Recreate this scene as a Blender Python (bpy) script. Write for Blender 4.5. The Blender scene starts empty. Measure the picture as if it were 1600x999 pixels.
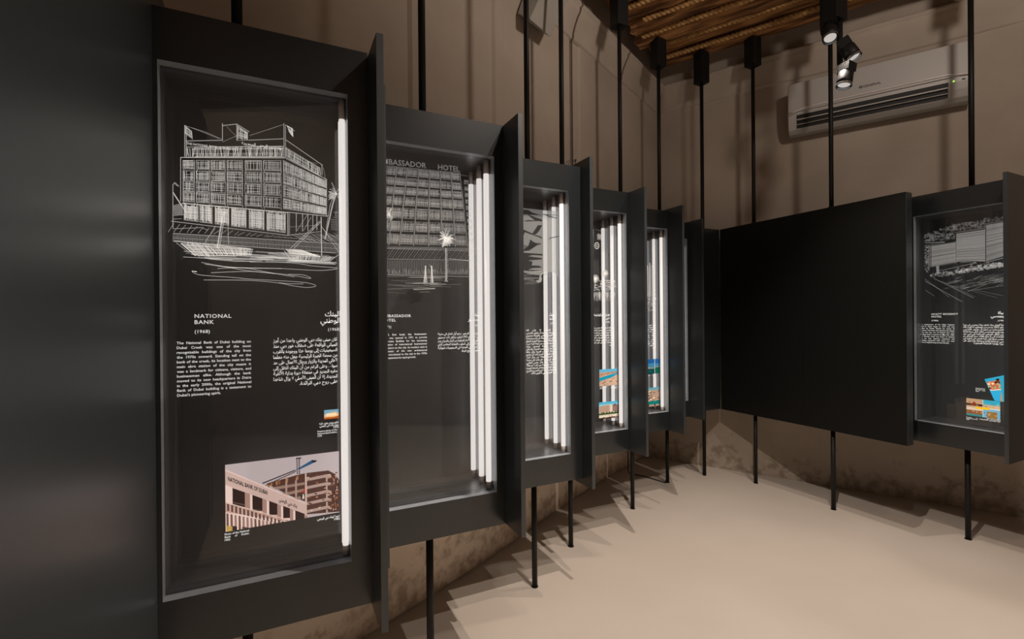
import bpy, bmesh, math, random, re, unicodedata
from mathutils import Matrix, Vector
random.seed(7)
PI = math.pi
SC = bpy.context.scene
COL = SC.collection

# ---------------------------------------------------------------- camera
H = 1.5
TH, PITCH, ROLL, FPX = 0.4534, -0.0024, -0.0086, 755.4
cam = bpy.data.cameras.new('camera')
cam.sensor_width = 36.0
cam.lens = FPX / 1600 * 36
cam.clip_start = 0.01
camo = bpy.data.objects.new('camera', cam)
COL.objects.link(camo)
CR = Matrix.Rotation(-TH, 4, 'Z') @ Matrix.Rotation(PI / 2 + PITCH, 4, 'X') @ Matrix.Rotation(ROLL, 4, 'Z')
camo.matrix_world = Matrix.Translation((0, 0, H)) @ CR
SC.camera = camo

# ---------------------------------------------------------------- world, exposure, lights
SC.view_settings.view_transform = 'Standard'
SC.view_settings.look = 'None'
SC.view_settings.exposure = 0.0
SC.view_settings.gamma = 1.0
SC.view_settings.use_curve_mapping = False
w = bpy.data.worlds.new('world'); SC.world = w; w.use_nodes = True
w.node_tree.nodes['Background'].inputs[0].default_value = (.55, .6, .65, 1)
w.node_tree.nodes['Background'].inputs[1].default_value = 0.02
SC.cycles.transparent_max_bounces = 24
SC.cycles.max_bounces = 10

# (lens position, aim point on the floor, watts, cone degrees)
SPOTS = [
    ((1.55, 1.07, 3.62), (1.7, 1.55, 0), 215, 106),
    ((2.80, 1.45, 3.62), (2.5, 1.5, 0), 100, 100),
    ((1.35, 0.60, 3.62), (1.0, .9, 0), 130, 106),
    ((3.42, 2.02, 3.36), (2.2, .9, 0), 40, 84),
    ((3.50, 1.90, 3.22), (4.0, .5, 0), 22, 64),
    ((3.45, 1.97, 3.03), (2.7, 2.0, 0), 45, 100),
    ((2.6, -2.0, 3.62), (2.2, -1.4, 0), 120, 84),  # added unseen lamp, brightens the near floor mirrored in the dark panels
    ((2.30, 1.20, 3.80), (1.7, 3.2, 3.55), 38, 126),  # added unseen fill lamp, brightens the upper left wall
    ((2.45, .35, 3.80), (4.9, 1.1, 3.35), 72, 126),  # added unseen fill lamp, brightens the upper back wall
    ((-1.5, -1.5, 3.70), (-.1, -4.0, 2.9), 90, 126),  # added unseen fill lamp, brightens the wall mirrored in the glass
]
WARM = (1.0, .86, .75)

# ---------------------------------------------------------------- helpers
def ray(px, py):
    X, Y = px - 800, py - 499.5
    c, s = math.cos(ROLL), math.sin(ROLL)
    x = X * c + Y * s; y = -X * s + Y * c
    a, k = x / FPX, -y / FPX
    yw = math.cos(PITCH) - k * math.sin(PITCH); z = math.sin(PITCH) + k * math.cos(PITCH)
    c, s = math.cos(TH), math.sin(TH)
    return Vector((a * c + yw * s, -a * s + yw * c, z))

PHI = math.radians(28.6)
DL = Vector((math.cos(PHI), math.sin(PHI), 0)); NL = Vector((-math.sin(PHI), math.cos(PHI), 0))
def DN(d, n, z=0): return DL * d + NL * n + Vector((0, 0, z))

def tag(o, label=None, cat=None, group=None, kind=None):
    if label: o['label'] = label
    if cat: o['category'] = cat
    if group: o['group'] = group
    if kind: o['kind'] = kind
    return o
def link(name, me, mats, parent=None):
    o = bpy.data.objects.new(name, me)
    for m in (mats if isinstance(mats, (list, tuple)) else [mats]): me.materials.append(m)
    COL.objects.link(o)
    if parent: o.parent = parent
    return o
def mesh(name, bm, mats, parent=None, smooth=False, bevel=0):
    me = bpy.data.meshes.new(name)
    bmesh.ops.recalc_face_normals(bm, faces=bm.faces)
    if smooth:
        for f in bm.faces: f.smooth = True
    bm.to_mesh(me); bm.free()
    o = link(name, me, mats, parent)
    if bevel:
        b = o.modifiers.new('bevel', 'BEVEL'); b.width = bevel; b.segments = 2; b.limit_method = 'ANGLE'; b.harden_normals = False
    return o
def empty(name, loc=(0, 0, 0), rz=0, label=None, cat=None, group=None):
    o = bpy.data.objects.new(name, None); COL.objects.link(o)
    o.location = loc; o.rotation_euler = (0, 0, rz); o.empty_display_size = .1
    return tag(o, label, cat, group)
def box(bm, x0, x1, y0, y1, z0, z1, M=None, mi=0):
    vs = [bm.verts.new((x, y, z)) for x in (x0, x1) for y in (y0, y1) for z in (z0, z1)]
    if M is not None:
        for v in vs: v.co = M @ v.co
    for idx in ((0, 1, 3, 2), (4, 6, 7, 5), (0, 4, 5, 1), (2, 3, 7, 6), (0, 2, 6, 4), (1, 5, 7, 3)):
        f = bm.faces.new([vs[i] for i in idx]); f.material_index = mi
    return vs
def tube(bm, pts, r, seg=12, cap=True, mi=0):
    """round bar along a polyline; r may be a list"""
    pts = [Vector(p) for p in pts]; rings = []
    n = len(pts); up = None
    for i, p in enumerate(pts):
        t = (pts[min(i + 1, n - 1)] - pts[max(i - 1, 0)]).normalized()
        if up is None:
            up = Vector((0, 0, 1)) if abs(t.z) < .9 else Vector((1, 0, 0))
        a = t.cross(up).normalized(); b = a.cross(t).normalized(); up = b
        rr = r[i] if isinstance(r, (list, tuple)) else r
        rings.append([bm.verts.new(p + (a * math.cos(k * 2 * PI / seg) + b * math.sin(k * 2 * PI / seg)) * rr) for k in range(seg)])
    for i in range(n - 1):
        for k in range(seg):
            f = bm.faces.new((rings[i][k], rings[i][(k + 1) % seg], rings[i + 1][(k + 1) % seg], rings[i + 1][k])); f.smooth = True; f.material_index = mi
    if cap:
        for R_ in (rings[0][::-1], rings[-1]):
            f = bm.faces.new(R_); f.material_index = mi
def bxm(name, dims, mats, parent=None, bevel=0):
    bm = bmesh.new()
    for d in (dims if isinstance(dims[0], (list, tuple)) else [dims]): box(bm, *d)
    return mesh(name, bm, mats, parent, bevel=bevel)

# ---------------------------------------------------------------- materials
def mat(name, col, rough=.5, metal=0, spec=.5, emit=None, es=0):
    m = bpy.data.materials.new(name); m.use_nodes = True
    b = m.node_tree.nodes['Principled BSDF']
    b.inputs['Base Color'].default_value = (*col, 1); b.inputs['Roughness'].default_value = rough
    b.inputs['Metallic'].default_value = metal; b.inputs['Specular IOR Level'].default_value = spec
    if emit: b.inputs['Emission Color'].default_value = (*emit, 1); b.inputs['Emission Strength'].default_value = es
    return m
def noisy(name, c1, c2, scale=3, rough=.8, bump=.2, detail=6, c3=None, bscale=None, dist=.01, stretch=None, spec=.3, lo=.35, hi=.65):
    m = mat(name, c1, rough, spec=spec); nt = m.node_tree; N = nt.nodes; Lk = nt.links
    b = N['Principled BSDF']
    tc = N.new('ShaderNodeTexCoord'); src = tc.outputs['Object']
    if stretch:
        mp = N.new('ShaderNodeMapping'); mp.inputs['Scale'].default_value = stretch; Lk.new(src, mp.inputs[0]); src = mp.outputs[0]
    n = N.new('ShaderNodeTexNoise'); n.inputs['Scale'].default_value = scale; n.inputs['Detail'].default_value = detail
    Lk.new(src, n.inputs['Vector'])
    r = N.new('ShaderNodeValToRGB'); r.color_ramp.elements[0].position = lo; r.color_ramp.elements[1].position = hi
    r.color_ramp.elements[0].color = (*c1, 1); r.color_ramp.elements[1].color = (*c2, 1)
    if c3: e = r.color_ramp.elements.new((lo + hi) / 2); e.color = (*c3, 1)
    Lk.new(n.outputs[0], r.inputs[0]); Lk.new(r.outputs[0], b.inputs['Base Color'])
    if bump:
        n2 = N.new('ShaderNodeTexNoise'); n2.inputs['Scale'].default_value = bscale or scale * 6; n2.inputs['Detail'].default_value = 8
        Lk.new(src, n2.inputs['Vector'])
        bp = N.new('ShaderNodeBump'); bp.inputs['Strength'].default_value = bump; bp.inputs['Distance'].default_value = dist
        Lk.new(n2.outputs[0], bp.inputs['Height']); Lk.new(bp.outputs[0], b.inputs['Normal'])
    return m
M = {}
M['panel_dark'] = noisy('black_powder_coat', (.009, .0095, .009), (.011, .0115, .011), scale=60, rough=.42, bump=.04, bscale=900, dist=.0005, spec=.2)
M['panel'] = noisy('charcoal_powder_coat', (.0135, .0175, .0195), (.016, .020, .0225), scale=60, rough=.27, bump=.03, bscale=900, dist=.0004, spec=.9)
M['panel_flat'] = noisy('charcoal_satin', (.028, .035, .040), (.032, .039, .044), scale=50, rough=.34, bump=.03, bscale=700, dist=.0004, spec=1.0)
M['black'] = mat('black_metal', (.008, .008, .008), .55, spec=.35)
M['alu'] = noisy('brushed_aluminium', (.44, .49, .54), (.50, .55, .60), scale=30, rough=.34, bump=.02, bscale=300, dist=.0003)
M['alu'].node_tree.nodes['Principled BSDF'].inputs['Metallic'].default_value = .35
M['inner'] = mat('dark_inner_metal', (.30, .31, .33), .30, metal=.8)
M['back'] = mat('dark_back_panel', (.075, .08, .085), .5)
M['tube'] = mat('light_tube_glow', (.5, .49, .48), .4, emit=(1.0, .92, .87), es=.80)
M['cap'] = mat('tube_cap', (.62, .52, .48), .4)
M['steel'] = mat('screw_steel', (.6, .6, .62), .3, metal=.9)

def glass(name, tint=(1, 1, 1), k=1.0):
    m = bpy.data.materials.new(name); m.use_nodes = True; nt = m.node_tree; N = nt.nodes; N.clear()
    o = N.new('ShaderNodeOutputMaterial'); mx = N.new('ShaderNodeMixShader'); t = N.new('ShaderNodeBsdfTransparent'); g = N.new('ShaderNodeBsdfGlossy')
    t.inputs[0].default_value = (*tint, 1); g.inputs['Roughness'].default_value = 0.0; g.inputs[0].default_value = (k, k, k, 1)
    fr = N.new('ShaderNodeFresnel'); ge = N.new('ShaderNodeNewGeometry'); mr = N.new('ShaderNodeMapRange')   # thin sheet: same reflectance from either side
    mr.inputs['To Min'].default_value = 1.45; mr.inputs['To Max'].default_value = 1 / 1.45
    nt.links.new(ge.outputs['Backfacing'], mr.inputs['Value']); nt.links.new(mr.outputs[0], fr.inputs[0])
    nt.links.new(fr.outputs[0], mx.inputs[0]); nt.links.new(t.outputs[0], mx.inputs[1]); nt.links.new(g.outputs[0], mx.inputs[2]); nt.links.new(mx.outputs[0], o.inputs[0])
    return m
M['glass'] = glass('clear_glass', (.99, .995, .995))
M['acrylic'] = glass('clear_acrylic', (.99, .993, .993))
def ink(name, col, alpha=1.0, trans=.5, emit=0):
    m = bpy.data.materials.new(name); m.use_nodes = True; nt = m.node_tree; N = nt.nodes; N.clear(); Lk = nt.links
    o = N.new('ShaderNodeOutputMaterial'); d = N.new('ShaderNodeBsdfDiffuse'); tr = N.new('ShaderNodeBsdfTranslucent')
    d.inputs[0].default_value = (*col, 1); tr.inputs[0].default_value = (*col, 1)
    mx = N.new('ShaderNodeMixShader'); mx.inputs[0].default_value = trans
    Lk.new(d.outputs[0], mx.inputs[1]); Lk.new(tr.outputs[0], mx.inputs[2]); out = mx.outputs[0]
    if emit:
        e = N.new('ShaderNodeEmission'); e.inputs[0].default_value = (*col, 1); e.inputs[1].default_value = emit  # glow put into the ink itself
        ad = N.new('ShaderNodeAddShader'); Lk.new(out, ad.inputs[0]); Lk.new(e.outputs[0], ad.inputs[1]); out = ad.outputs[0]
    if alpha < 1:
        t = N.new('ShaderNodeBsdfTransparent'); m2 = N.new('ShaderNodeMixShader'); m2.inputs[0].default_value = alpha
        Lk.new(t.outputs[0], m2.inputs[1]); Lk.new(out, m2.inputs[2]); out = m2.outputs[0]
    Lk.new(out, o.inputs[0]); return m
INK = ink('white_print_glow', (.88, .85, .81), emit=.42)  # prints glow by themselves, since the tubes alone leave them dim
INKT = ink('white_lettering_glow', (.9, .88, .85), emit=.62)
INKD = ink('faint_white_print_glow', (.85, .83, .80), alpha=.50, emit=.34)
INKF = ink('fine_faint_print_glow', (.85, .83, .80), alpha=.30, emit=.36)
_cc = {}
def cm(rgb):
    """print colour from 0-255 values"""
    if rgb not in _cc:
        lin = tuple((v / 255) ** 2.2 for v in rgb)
        _cc[rgb] = ink('print_glow_colour_%d_%d_%d' % rgb, lin, trans=.35, emit=.62)  # picture colours carry an added glow too
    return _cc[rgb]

# plaster for the walls: brown-beige limewash, dirtier and patchy close to the floor
def plaster(k=1.0):
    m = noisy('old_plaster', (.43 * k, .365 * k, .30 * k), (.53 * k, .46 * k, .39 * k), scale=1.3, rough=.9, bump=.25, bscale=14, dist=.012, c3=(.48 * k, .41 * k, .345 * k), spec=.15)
    nt = m.node_tree; N = nt.nodes; Lk = nt.links; b = N['Principled BSDF']
    base = b.inputs['Base Color'].links[0].from_socket
    geo = N.new('ShaderNodeNewGeometry'); sx = N.new('ShaderNodeSeparateXYZ'); Lk.new(geo.outputs['Position'], sx.inputs[0])
    n = N.new('ShaderNodeTexNoise'); n.inputs['Scale'].default_value = 6.5; n.inputs['Detail'].default_value = 9; n.inputs['Roughness'].default_value = .65
    Lk.new(geo.outputs['Position'], n.inputs['Vector'])
    # stain height: noise pushed up near the floor
    mr = N.new('ShaderNodeMapRange'); mr.inputs['From Min'].default_value = .0; mr.inputs['From Max'].default_value = .75
    mr.inputs['To Min'].default_value = .62; mr.inputs['To Max'].default_value = .15; Lk.new(sx.outputs['Z'], mr.inputs['Value'])
    sub = N.new('ShaderNodeMath'); sub.operation = 'SUBTRACT'; Lk.new(mr.outputs[0], sub.inputs[0]); Lk.new(n.outputs[0], sub.inputs[1])
    rp = N.new('ShaderNodeValToRGB'); rp.color_ramp.elements[0].position = 0.0; rp.color_ramp.elements[0].color = (0, 0, 0, 1)
    rp.color_ramp.elements[1].position = .09; rp.color_ramp.elements[1].color = (.75, .75, .75, 1); Lk.new(sub.outputs[0], rp.inputs[0])
    n3 = N.new('ShaderNodeTexNoise'); n3.inputs['Scale'].default_value = 16; n3.inputs['Detail'].default_value = 8; Lk.new(geo.outputs['Position'], n3.inputs['Vector'])
    r3 = N.new('ShaderNodeValToRGB'); r3.color_ramp.elements[0].position = .40; r3.color_ramp.elements[0].color = (.25 * k, .195 * k, .145 * k, 1)
    r3.color_ramp.elements[1].position = .62; r3.color_ramp.elements[1].color = (.46 * k, .40 * k, .33 * k, 1); Lk.new(n3.outputs[0], r3.inputs[0])
    mx = N.new('ShaderNodeMix'); mx.data_type = 'RGBA'
    Lk.new(rp.outputs[0], mx.inputs[0]); Lk.new(base, mx.inputs[6]); Lk.new(r3.outputs[0], mx.inputs[7]); Lk.new(mx.outputs[2], b.inputs['Base Color'])
    return m
M['plaster'] = plaster()
M['plaster2'] = noisy('smooth_plaster', (.48, .415, .35), (.54, .47, .40), scale=3, rough=.9, bump=.12, bscale=20, dist=.006, spec=.15)
M['greyplaster'] = noisy('grey_render', (.36, .35, .31), (.42, .40, .36), scale=3, rough=.85, bump=.1, bscale=20, dist=.004)
M['floor'] = noisy('microcement_floor', (.50, .445, .385), (.545, .49, .43), scale=1.1, rough=.62, bump=.03, bscale=40, dist=.001, spec=.25, detail=8)
M['wood'] = noisy('old_pole_wood', (.09, .040, .016), (.66, .34, .13), scale=2.6, rough=.72, bump=1.0, bscale=7, dist=.02, c3=(.32, .15, .055), stretch=(1, 9, 9), detail=10, spec=.35)
M['rope'] = noisy('palm_rope', (.38, .21, .08), (.62, .38, .16), scale=30, rough=.9, bump=.4, bscale=120, dist=.003)
M['slabwood'] = noisy('roof_matting', (.10, .06, .03), (.18, .11, .06), scale=8, rough=.95, bump=.4)
M['ac'] = mat('air_conditioner_plastic', (.48, .46, .44), .42)
M['acdark'] = mat('outlet_black', (.01, .01, .01), .5)
M['trim'] = mat('glossy_trim', (.85, .80, .75), .2)
M['led'] = mat('green_indicator', (.3, .8, .1), .4, emit=(.45, 1, .1), es=1.2)
M['lens'] = mat('spot_lens', (.5, .5, .55), .1, emit=(1, .93, .88), es=.45)
M['lensring'] = mat('lens_ring', (.35, .4, .42), .12, metal=.8)

# ---------------------------------------------------------------- the room
D_BACK, D_NEAR, N_RIGHT = 5.07, -3.0, -3.3
def nwall(d): return 1.69 + (5.07 - d) * .046
def prism_dn(name, poly, z0, z1, m, parent=None):
    bm = bmesh.new(); a = [bm.verts.new(DN(d, n, z0)) for d, n in poly]; b = [bm.verts.new(DN(d, n, z1)) for d, n in poly]
    bm.faces.new(a[::-1]); bm.faces.new(b); k = len(poly)
    for i in range(k): bm.faces.new((a[i], a[(i + 1) % k], b[(i + 1) % k], b[i]))
    return mesh(name, bm, m, parent)
fl = prism_dn('floor', [(D_NEAR - .3, N_RIGHT - .3), (D_BACK + .3, N_RIGHT - .3), (D_BACK + .3, 2.3), (D_NEAR - .3, 2.3)], -.1, 0, M['floor'])
tag(fl, kind='structure')
# left wall: lower part set back, upper part proud, shallow ridges shaped as rod-shadow bands and an offset near the corner
bm = bmesh.new()
def strip(bm, prof, z0, z1):
    a = [bm.verts.new(DN(d, n, z0)) for d, n in prof]; b = [bm.verts.new(DN(d, n, z1)) for d, n in prof]
    for i in range(len(prof) - 1): bm.faces.new((a[i], a[i + 1], b[i + 1], b[i]))
    return a, b
up = [(D_NEAR, nwall(D_NEAR)), (1.70, nwall(1.7)), (1.72, nwall(1.7) - .014), (1.80, nwall(1.8) - .014), (1.82, nwall(1.82)), (2.36, nwall(2.36)), (2.38, nwall(2.38) - .012), (2.46, nwall(2.46) - .012), (2.48, nwall(2.48)),
      (3.27, nwall(3.27)), (3.29, nwall(3.29) + .012), (3.42, nwall(3.42) + .012), (3.44, nwall(3.44)), (D_BACK + .02, nwall(5.07))]
lo = [(d, 1.9 + .02 * math.sin(d * 2.1)) for d in [D_NEAR + i * (D_BACK + .02 - D_NEAR) / 30 for i in range(31)]]
bk = [(D_BACK + .02, 2.2), (D_NEAR, 2.2)]
def ring(prof, z0, z1):
    pl = prof + bk; a = [bm.verts.new(DN(d, n, z0)) for d, n in pl]; b = [bm.verts.new(DN(d, n, z1)) for d, n in pl]; k = len(pl)
    for i in range(k): bm.faces.new((a[i], a[(i + 1) % k], b[(i + 1) % k], b[i]))
    bm.faces.new(a[::-1]); bm.faces.new(b)
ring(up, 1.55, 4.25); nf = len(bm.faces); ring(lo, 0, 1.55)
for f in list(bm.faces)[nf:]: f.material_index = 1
tag(mesh('wall_left', bm, [M['plaster'], plaster(1.95)]), kind='structure')  # lower part coloured paler, standing in for light under the cabinets
tag(prism_dn('wall_back', [(D_BACK, 2.2), (D_BACK, N_RIGHT), (D_BACK + .3, N_RIGHT), (D_BACK + .3, 2.2)], 0, 4.25, M['plaster']), kind='structure')
tag(prism_dn('wall_right', [(D_NEAR, N_RIGHT), (D_BACK + .3, N_RIGHT), (D_BACK + .3, N_RIGHT - .3), (D_NEAR, N_RIGHT - .3)], 0, 4.25, M['plaster']), kind='structure')
tag(prism_dn('wall_front', [(D_NEAR, N_RIGHT - .3), (D_NEAR, 2.2), (D_NEAR - .3, 2.2), (D_NEAR - .3, N_RIGHT - .3)], 0, 4.25, M['plaster']), kind='structure')
ceil = prism_dn('ceiling', [(D_NEAR - .3, N_RIGHT - .3), (D_BACK + .3, N_RIGHT - .3), (D_BACK + .3, 2.2), (D_NEAR - .3, 2.2)], 4.25, 4.35, M['slabwood'])
tag(ceil, kind='structure')

# cornices: a fillet, a cove and a rounded lip, swept along the walls
PROF = [(0, 3.635), (.014, 3.64), (.018, 3.655), (.016, 3.668), (.022, 3.69), (.034, 3.73), (.055, 3.78), (.075, 3.815), (.084, 3.835), (.082, 3.848), (.098, 3.856), (.103, 3.87), (.098, 3.885), (.04, 3.895), (0, 3.90)]
def sweep(name, pts):
    """pts: list of ((d,n), (inward d,n))"""
    bm = bmesh.new(); rows = []
    for k, ((d, n), (a, b)) in enumerate(pts):
        w1 = .004 * math.sin(k * 2.3); rows.append([bm.verts.new(DN(d + a * (o if o else -.02), n + b * (o if o else -.02), z + (w1 if 0 < o else 0))) for o, z in PROF])
    for i in range(len(rows) - 1):
        for j in range(len(PROF) - 1):
            f = bm.faces.new((rows[i][j], rows[i + 1][j], rows[i + 1][j + 1], rows[i][j + 1])); f.smooth = True
    for r in (rows[0], rows[-1]): bm.faces.new(r)
    return mesh(name, bm, M['plaster2'])
L1 = [((D_NEAR + .05 + i * (D_BACK - .10 - D_NEAR - .05) / 24, nwall(D_NEAR + .05 + i * (D_BACK - .10 - D_NEAR - .05) / 24)), (0, -1)) for i in range(25)]
L1.append(((D_BACK + .0, nwall(5.07)), (-1, -1)))
tag(sweep('trim_1', L1), kind='structure')
L2 = [((D_BACK, nwall(5.07)), (-1, -1))] + [((D_BACK, nwall(5.07) - .12 - i * (4.7) / 14), (-1, 0)) for i in range(15)]
tag(sweep('trim_2', L2), kind='structure')

# ceiling poles with lashing rope between them (they run parallel to the back wall)
def pole_mesh(seed, L_=4.8):
    rnd = random.Random(seed); bm = bmesh.new(); nseg, seg = 44, 14; rings = []
    ph = [rnd.uniform(0, 6.28) for _ in range(6)]; kn = [(rnd.random(), rnd.uniform(0, 6.28)) for _ in range(5)]
    for i in range(nseg + 1):
        t = i / nseg; x = t * L_; r0 = .101 * (1 + .05 * math.sin(t * 7 + ph[0])) + (.012 * math.exp(-((t - rnd.uniform(.0, 1)) * 30) ** 2))
        cy = .010 * math.sin(t * 5 + ph[1]); cz = .008 * math.sin(t * 6 + ph[2])
        rg = []
        for k in range(seg):
            a = 2 * PI * k / seg
            r = r0 * (1 + .035 * math.sin(3 * a + ph[3] + t * 9) + .045 * math.sin(5 * a + ph[4] - t * 14) + rnd.uniform(-.035, .035) + sum(.16 * math.exp(-((t - kt) * 60) ** 2) * max(0, math.cos(a - ka)) for kt, ka in kn))
            dx = rnd.uniform(-.025, .025) if i == 0 else 0
            rg.append(bm.verts.new((x + dx, cy + r * math.cos(a), cz + r * math.sin(a))))
        rings.append(rg)
    for i in range(nseg):
        for k in range(seg):
            f = bm.faces.new((rings[i][k], rings[i][(k + 1) % seg], rings[i + 1][(k + 1) % seg], rings[i + 1][k])); f.smooth = True
    for rg in (rings[0], rings[-1]):
        c = bm.verts.new(sum((v.co for v in rg), Vector()) / seg + Vector((.02 if rg is rings[0] else 0, 0, 0)))
        for k in range(seg): bm.faces.new((rg[k], rg[(k + 1) % seg], c))
    me = bpy.data.meshes.new('roof_pole'); bm.to_mesh(me); bm.free(); me.materials.append(M['wood']); return me
def rope_mesh(L_=4.7, r=.025, pitch=.075):
    bm = bmesh.new(); n = int(L_ / .0125); rings = []
    for i in range(n + 1):
        x = i * .0125; rg = []; tw = x / pitch * 2 * PI
        cy = .006 * math.sin(x * 4); cz = .004 * math.sin(x * 5.1)
        for k in range(10):
            a = 2 * PI * k / 10; rr = r * (.55 + .5 * abs(math.cos(a - tw)))
            rg.append(bm.verts.new((x, cy + rr * math.cos(a), cz + rr * math.sin(a))))
        rings.append(rg)
    for i in range(n):
        for k in range(10): bm.faces.new((rings[i][k], rings[i][(k + 1) % 10], rings[i + 1][(k + 1) % 10], rings[i + 1][k]))
    me = bpy.data.meshes.new('lashing_rope'); bm.to_mesh(me); bm.free(); me.materials.append(M['rope']); return me
PM = [pole_mesh(s) for s in (1, 2, 3, 4)]; RM = rope_mesh()
aP = math.atan2(-NL.y, -NL.x)
for i in range(20):
    d = 4.805 - i * .232; st = 1.60 + [.02, -.03, .03, -.01, .015][i % 5]
    o = bpy.data.objects.new('roof_pole', PM[i % 4]); COL.objects.link(o); o.parent = ceil
    o.location = DN(d, st, 4.095 + [.0, .008, -.006][i % 3]); o.rotation_euler = (i * 1.3, 0, aP)
    if i < 19:
        o = bpy.data.objects.new('lashing_rope', RM); COL.objects.link(o); o.parent = ceil
        o.location = DN(d - .116 - .018, st - .05 - [.1, 0, .04][i % 3], 4.005); o.rotation_euler = (0, 0, aP)

# ---------------------------------------------------------------- text
FORMS, LIG = {}, {}
for cp in range(0xFE70, 0xFEFD):
    dc = unicodedata.decomposition(chr(cp)).split()
    if len(dc) == 2 and dc[0][1:4] in ('iso', 'fin', 'ini', 'med'): FORMS.setdefault(chr(int(dc[1], 16)), {})[dc[0][1:4]] = chr(cp)
    if cp >= 0xFEF5 and len(dc) == 3: LIG[(chr(int(dc[1], 16)) + chr(int(dc[2], 16)), dc[0][1:4])] = chr(cp)
def arab(s):
    s = ''.join(c for c in s if not unicodedata.combining(c)); out = []; i = 0; prev = False
    while i < len(s):
        if (s[i:i + 2], 'iso') in LIG:
            out.append(LIG[(s[i:i + 2], 'fin' if prev else 'iso')]); prev = False; i += 2; continue
        f = FORMS.get(s[i])
        if f:
            nj = 'ini' in f and i + 1 < len(s) and s[i + 1] in FORMS and 'fin' in FORMS[s[i + 1]]
            pj = prev and 'fin' in f
            k = ('med' if nj and 'med' in f else 'fin') if pj else ('ini' if nj else 'iso')
            out.append(f.get(k, s[i])); prev = nj
        else: out.append(s[i]); prev = False
        i += 1
    r = ''.join(out)[::-1]
    r = re.sub(r'[0-9]+', lambda m_: m_.group(0)[::-1], r)
    return r.translate(str.maketrans('()', ')('))
def text_geo(body, bold=.012, sw=1.0, sp=1.0):
    c = bpy.data.curves.new('t', 'FONT'); c.body = body; c.resolution_u = 2; c.offset = bold; c.space_word = sw; c.space_character = sp
    o = bpy.data.objects.new('t', c); me = o.to_mesh()
    V = [(v.co.x, v.co.y) for v in me.vertices]; F = [tuple(p.vertices) for p in me.polygons]
    o.to_mesh_clear(); bpy.data.objects.remove(o); bpy.data.curves.remove(c)
    return V, F
def put_text(bm, body, x0, z, h, width=None, align='L', y=0, bold=.012, ar=False, sp=1.0, xs=1.0, slope=0, mi=0):
    """one line; z is the baseline, h the capital height; width justifies the line by its word gaps"""
    if ar: body = arab(body)
    k = h / .73
    V, F = text_geo(body, bold, 1, sp)
    if not V: return
    a, b = min(v[0] for v in V), max(v[0] for v in V); W0 = (b - a) * k * xs
    if width and ' ' in body and abs(W0 - width) > 1e-5:
        V2, F2 = text_geo(body, bold, 2, sp); W1 = (max(v[0] for v in V2) - min(v[0] for v in V2)) * k * xs
        sw = 1 + (width - W0) / max(W1 - W0, 1e-6)
        if W0 > width * 1.0 or sw < .8: xs *= width / W0
        else:
            V, F = text_geo(body, bold, sw, sp); a, b = min(v[0] for v in V), max(v[0] for v in V)
            xs *= width / max((b - a) * k * xs, 1e-6)
    elif width: xs *= width / W0
    Wd = (b - a) * k * xs
    off = x0 if align == 'L' else x0 - Wd
    vs = [bm.verts.new((off + (v[0] - a) * k * xs, y, z + v[1] * k + slope * (off + (v[0] - a) * k * xs - x0))) for v in V]
    for f in F:
        try: fc = bm.faces.new([vs[i] for i in f]); fc.material_index = mi
        except ValueError: pass
def finish(name, bm, mats, parent):
    me = bpy.data.meshes.new(name); bm.to_mesh(me); bm.free()
    return link(name, me, mats, parent)

# ---------------------------------------------------------------- printed panes
class Art:
    """flat print on the face of a pane: strokes and filled shapes in the pane's own x, z"""
    def __init__(s, mats): s.bm = bmesh.new(); s.mats = mats; s.y = -.0006; s.n = 0
    def step(s): s.n += 1; return s.y - .000002 * s.n
    def line(s, pts, w=.0016, mi=0):
        y = s.step(); pts = [Vector((p[0], p[1])) for p in pts]; L_ = []; R_ = []
        for i, p in enumerate(pts):
            t = pts[min(i + 1, len(pts) - 1)] - pts[max(i - 1, 0)]
            if t.length < 1e-9: t = Vector((1, 0))
            t.normalize(); q = Vector((-t.y, t.x)) * w / 2
            L_.append(s.bm.verts.new((p.x + q.x, y, p.y + q.y))); R_.append(s.bm.verts.new((p.x - q.x, y, p.y - q.y)))
        for i in range(len(pts) - 1):
            f = s.bm.faces.new((L_[i], R_[i], R_[i + 1], L_[i + 1])); f.material_index = mi
    def poly(s, pts, mi=0):
        y = s.step()
        f = s.bm.faces.new([s.bm.verts.new((p[0], y, p[1])) for p in pts]); f.material_index = mi
    def quad_hatch(s, q, nx, nz, w=.0011, jit=.25, mi=0, frame=True, drop=.12):
        """q: four corners tl,tr,br,bl; hand-drawn grid of strokes inside"""
        tl, tr, br, bl = [Vector(p[:2]) for p in q]
        P = lambda a, b: (tl * (1 - a) + tr * a) * (1 - b) + (bl * (1 - a) + br * a) * b
        for i in range(nx):
            if random.random() < drop: continue
            a = (i + .5 + random.uniform(-jit, jit)) / nx; b0, b1 = random.uniform(0, .15), random.uniform(.85, 1)
            s.line([P(a, b0), P(min(1, max(0, a + random.uniform(-.02, .02))), b1)], w * random.uniform(.7, 1.7), mi)
        for j in range(nz):
            if random.random() < drop: continue
            b = (j + .5 + random.uniform(-jit, jit)) / nz; a0, a1 = random.uniform(0, .12), random.uniform(.88, 1)
            s.line([P(a0, b), P(a1, min(1, max(0, b + random.uniform(-.03, .03))))], w * random.uniform(.7, 1.6), mi)
        if frame: s.line([tl, tr, br, bl, tl], w * 1.1, mi)
    def done(s, name, parent): return finish(name, s.bm, s.mats, parent)

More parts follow.
